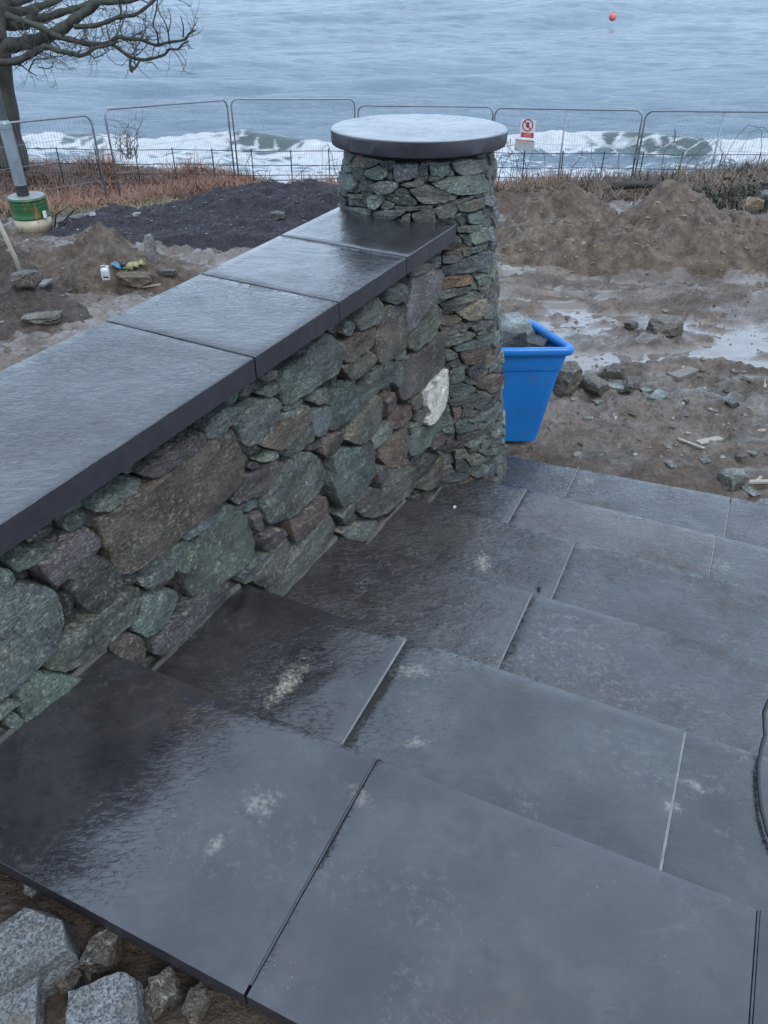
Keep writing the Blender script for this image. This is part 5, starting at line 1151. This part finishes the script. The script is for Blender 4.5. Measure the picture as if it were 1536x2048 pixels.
LIMBS = [([(-110, 345), (60, 335), (200, 310), (340, 270), (470, 200), (560, 130), (680, 50), (720, 15), (860, 10), (990, -5), (1100, -60)], 48, 10, 0, -1.0),
         ([(-110, 170), (60, 180), (180, 180), (230, 130), (330, 130), (450, 90), (560, 60), (660, 20), (760, -60)], 38, 14, .5, 1.0),
         ([(540, 195), (680, 190), (780, 160), (880, 120), (980, 110), (1060, 60), (1130, 0), (1180, -50)], 15, 8, -.6, -1.2),
         ([(40, 110), (150, 150), (300, 200), (400, 260), (520, 290), (640, 320), (740, 325), (810, 310), (860, 270), (940, 285), (1030, 290), (1140, 330), (1230, 310), (1350, 290), (1380, 250), (1430, 220)], 22, 5, -.4, -1.5),
         ([(800, 312), (860, 350), (940, 410), (1020, 435), (1100, 430), (1200, 400), (1240, 360), (1300, 360), (1340, 320), (1380, 300)], 12, 5, -1.0, -1.5),
         ([(-110, 455), (100, 450), (200, 410), (280, 370), (340, 340), (420, 370), (520, 390), (600, 405), (700, 350), (800, 330), (860, 300)], 24, 7, -.6, -1.2),
         ([(955, 428), (952, 480), (975, 505), (1000, 480), (1022, 440)], 9, 7, -1.2, -1.2), ([(958, 480), (962, 512), (975, 520)], 15, 12, -1.2, -1.2),
         ([(1160, 340), (1150, 250), (1120, 180), (1140, 90), (1150, 10), (1170, -40)], 6, 3, -1.3, -1.6), ([(1240, 320), (1230, 240), (1210, 170), (1160, 80), (1150, 20)], 5, 2.5, -1.3, -1.8), ([(1230, 240), (1250, 140), (1230, 60)], 4, 2, -1.4, -1.2),
         ([(1340, 270), (1340, 190), (1320, 120)], 5, 2.5, -1.4, -1.7), ([(1390, 250), (1420, 190), (1450, 140)], 4, 2, -1.4, -1.2), ([(-110, 40), (100, 90), (250, 60), (400, 10), (520, -60)], 34, 16, .8, 1.6), ([(260, 50), (230, 130), (215, 185)], 26, 24, .2, .2),
         ([(-110, -40), (80, 20), (200, -10), (330, -80)], 34, 18, 1.4, 2.2), ([(130, 455), (210, 520), (270, 555)], 6, 3, -.6, -.9), ([(210, 520), (250, 440), (300, 430), (370, 420)], 5, 2.5, -.7, -.4), ([(280, 490), (360, 500), (400, 450)], 4, 2, -.7, -.9),
         ([(885, -30), (870, 20), (885, 60), (880, 110)], 7, 6, -.8, -.8), ([(880, 115), (900, 160), (880, 220), (910, 290)], 5, 3, -.8, -1.1), ([(970, 400), (985, 370), (1020, 310), (1040, 260)], 4, 2.5, -1.2, -1.4), ([(640, 380), (690, 420), (740, 405), (800, 370)], 4, 2.5, -1, -1.1),
         ([(350, 280), (420, 330), (470, 400)], 5, 2.5, -.3, .4), ([(1040, 295), (1060, 220), (1100, 150)], 4, 2, -1.4, -1), ([(-60, 330), (-260, 240), (-500, 60), (-700, -160)], 70, 40, 0, .5), ([(-60, 320), (-40, 60), (20, -200), (-30, -600), (40, -1100)], 90, 40, 0, 1.2), ([(0, -250), (300, -500), (700, -700)], 40, 14, .8, -1), ([(-20, -500), (-350, -700), (-800, -900)], 40, 14, 1, 2)]
crown = MB(); tw = MB(); trn = random.Random(12)
def twig(P, d, L, r, lev):
    pts = [P]; n = 4
    for k in range(n):
        d = d + np.array([trn.gauss(0, .28), trn.gauss(0, .28), trn.gauss(.05, .26)]); d = d / np.linalg.norm(d); pts.append(pts[-1] + d * L / n)
    tw.tube(pts, np.linspace(r, r * .45, n + 1), 4, False)
    if lev > 0:
        for k in range(trn.choice((2, 3))):
            i = trn.randint(1, n); q = d + np.array([trn.gauss(0, .8), trn.gauss(0, .8), trn.gauss(.15, .7)]); twig(pts[i], q / np.linalg.norm(q), L * trn.uniform(.45, .75), r * .6, lev - 1)
for pts, r0, r1, o0, o1 in LIMBS:
    Q, R = limb(pts, r0, r1, o0, o1); crown.tube(Q, R, 8)
    if max(x for x, y in pts) < -40 or (r0 in (9, 15) and len(pts) < 6): continue
    far_ = min(x for x, y in pts) > 780
    for i in range(2, len(Q), 2):
        for _ in range(2):
            if trn.random() < (.28 if far_ else .6 if Q[i][0] < -4.9 else .42):
                t = Q[i] - Q[i - 1]; t = t / np.linalg.norm(t); q = t * .6 + np.array([trn.gauss(0, .6), trn.gauss(0, .6), trn.gauss(-.05, .7)]); q /= np.linalg.norm(q)
                twig(Q[i], q, trn.uniform(.2, .42) if far_ else trn.uniform(.25, .6), min(max(R[i] * .4, .006), .011), 1 if far_ else 2)
crown.build('limbs', M['bark'], tree, smooth=True); tw.build('twigs', simple('twig_bark', (.04, .036, .034), .8, .3), tree, kind='stuff')

# bare shrub behind the fence and brambles
sh = thing('bare_shrub', ondist(262, 318, 21.6), 'small bare leafless shrub growing behind the tilted fence panel', 'shrub'); tw = MB()
for k in range(13):
    q = np.array([trn.gauss(0, .35), trn.gauss(0, .3), 1.0]); twig(ondist(262, 318, 21.6) + np.array([trn.gauss(0, .12), trn.gauss(0, .1), 0]), q / np.linalg.norm(q), trn.uniform(.5, .85), .011, 2)
tw.build('stems', simple('shrub_bark', (.085, .055, .05), .8, .3), sh)

# ------------------------------------------------------------------ bracken and brambles on the bank
def blades(name, regs, count, lo, hi, wd, cols, seed, up=.55):
    r_ = np.random.RandomState(seed); w = np.array([q[4] for q in regs], float); reg = np.array([q[:4] for q in regs])[r_.choice(len(regs), count, p=w / w.sum())]
    x = reg[:, 0] + (reg[:, 1] - reg[:, 0]) * r_.rand(count); y = reg[:, 2] + (reg[:, 3] - reg[:, 2]) * r_.rand(count)
    y = y + .5 * vn(x * .7, y * .2, seed); keep = vn(x * 1.1, y * 1.1, seed + 1) > -.55; x, y = x[keep], y[keep]; count = len(x); z = surf(x, y)
    clump = .75 + .45 * vn(x * .8, y * .8, seed + 2); L = (lo + (hi - lo) * r_.rand(count)) * clump; a = r_.rand(count) * 6.28; el = np.clip(r_.normal(up, .45, count), -.1, 1.5); curl = r_.normal(-.9, .5, count)
    wv = np.stack([-np.sin(a), np.cos(a), 0 * a], 1) * (wd * (.5 + r_.rand(count)))[:, None]; P = np.stack([x, y, z + .02], 1); V = []
    for k in range(4):
        f = 1 - k / 3.6; V.append(P - wv * f); V.append(P + wv * f); st = L / 3; P = P + np.stack([np.cos(a) * np.cos(el), np.sin(a) * np.cos(el), np.sin(el)], 1) * st[:, None]; el = el + curl / 3
        P[:, 2] = np.maximum(P[:, 2], z + .015)
    V = np.stack(V, 1).reshape(-1, 3); q = (np.arange(count) * 8)[:, None, None] + np.array([[0, 1, 3, 2], [2, 3, 5, 4], [4, 5, 7, 6]])[None]
    tone = np.clip(r_.rand(count) * .6 + .3 + .35 * vn(x * .9, y * .9, seed + 4), 0, 1)
    mk(name, V, q.reshape(-1, 4), m_attrmix(name + '_dry', cols[0], cols[1], .75), kind='stuff', attrs=dict(tone=np.repeat(tone, 8)))
blades('bracken', [(-14, -4.6, 15.5, 20, 3), (-15, -3.5, 19.5, 25, 4), (-13, -5.4, 13.0, 16, 1.6), (-5.2, 1.2, 16.6, 23, 4), (1, 4.5, 18.0, 23, 1.8)], 60000, .22, .62, .012, ((.075, .035, .023), (.27, .135, .082)), 9, .30)
blades('bramble_thicket', [(3.2, 13, 15.4, 23, 5), (5.6, 12, 12.8, 16, 2.2), (1.0, 4.4, 16.8, 19, 1.0)], 26000, .2, .6, .013, ((.028, .026, .02), (.17, .12, .085)), 15, .55)
blades('rough_grass', [(-8, -3.4, 12.5, 14.6, 1)], 5000, .1, .28, .006, ((.07, .07, .03), (.20, .18, .10)), 19, .6)
am = MB(); br_ = random.Random(4)
for k in range(34):
    x = br_.uniform(-3.5, 11); y = br_.uniform(17.5, 21.5); P = np.array([x, y, float(surf(x, y))]); a = br_.uniform(0, 6.28); L = br_.uniform(.6, 1.5); h = br_.uniform(.5, 1.15)
    am.tube([P + np.array([math.cos(a) * L * t, math.sin(a) * L * t * .6, .1 + h * 4 * t * (1 - t) * (1 - .25 * t)]) + np.array([br_.gauss(0, .05), br_.gauss(0, .05), br_.gauss(0, .06)]) for t in np.linspace(0, 1, 9)], np.linspace(.008, .004, 9), 4, False)
am.build('bramble_stems', simple('bramble_stem', (.06, .04, .04), .7, .3), None, kind='stuff')
bl = MB(); gb = random.Random(8)                                   # dark evergreen leaves low in the thicket
for k in range(1800):
    x = gb.gauss(6.7, 1.0); y = gb.gauss(13.8, .4); z = float(gbase(x, y)) + abs(gb.gauss(0, .17)); s_ = gb.uniform(.03, .06); a = np.array([gb.gauss(0, 1), gb.gauss(0, 1), gb.gauss(0, .6)]); a /= np.linalg.norm(a); b_ = np.cross(a, [gb.gauss(0, 1), gb.gauss(0, 1), gb.gauss(0, 1)]); b_ /= np.linalg.norm(b_); P = np.array([x, y, z])
    bl.add([P - a * s_, P + b_ * s_ * .5, P + a * s_, P - b_ * s_ * .5], [(0, 1, 2, 3)])
bl.build('bramble_leaves', simple('dark_leaf', (.022, .036, .024), .6, .4, 3), None, kind='stuff')
rock('boulder', 115, 297, (.9, .6, .5), .3, (.10, .09, .08), 'dark boulder on the brow beside the bare tree', 'boulder', .1)

for o in list(bpy.data.objects):
    if '_w' in o: del o['_w']
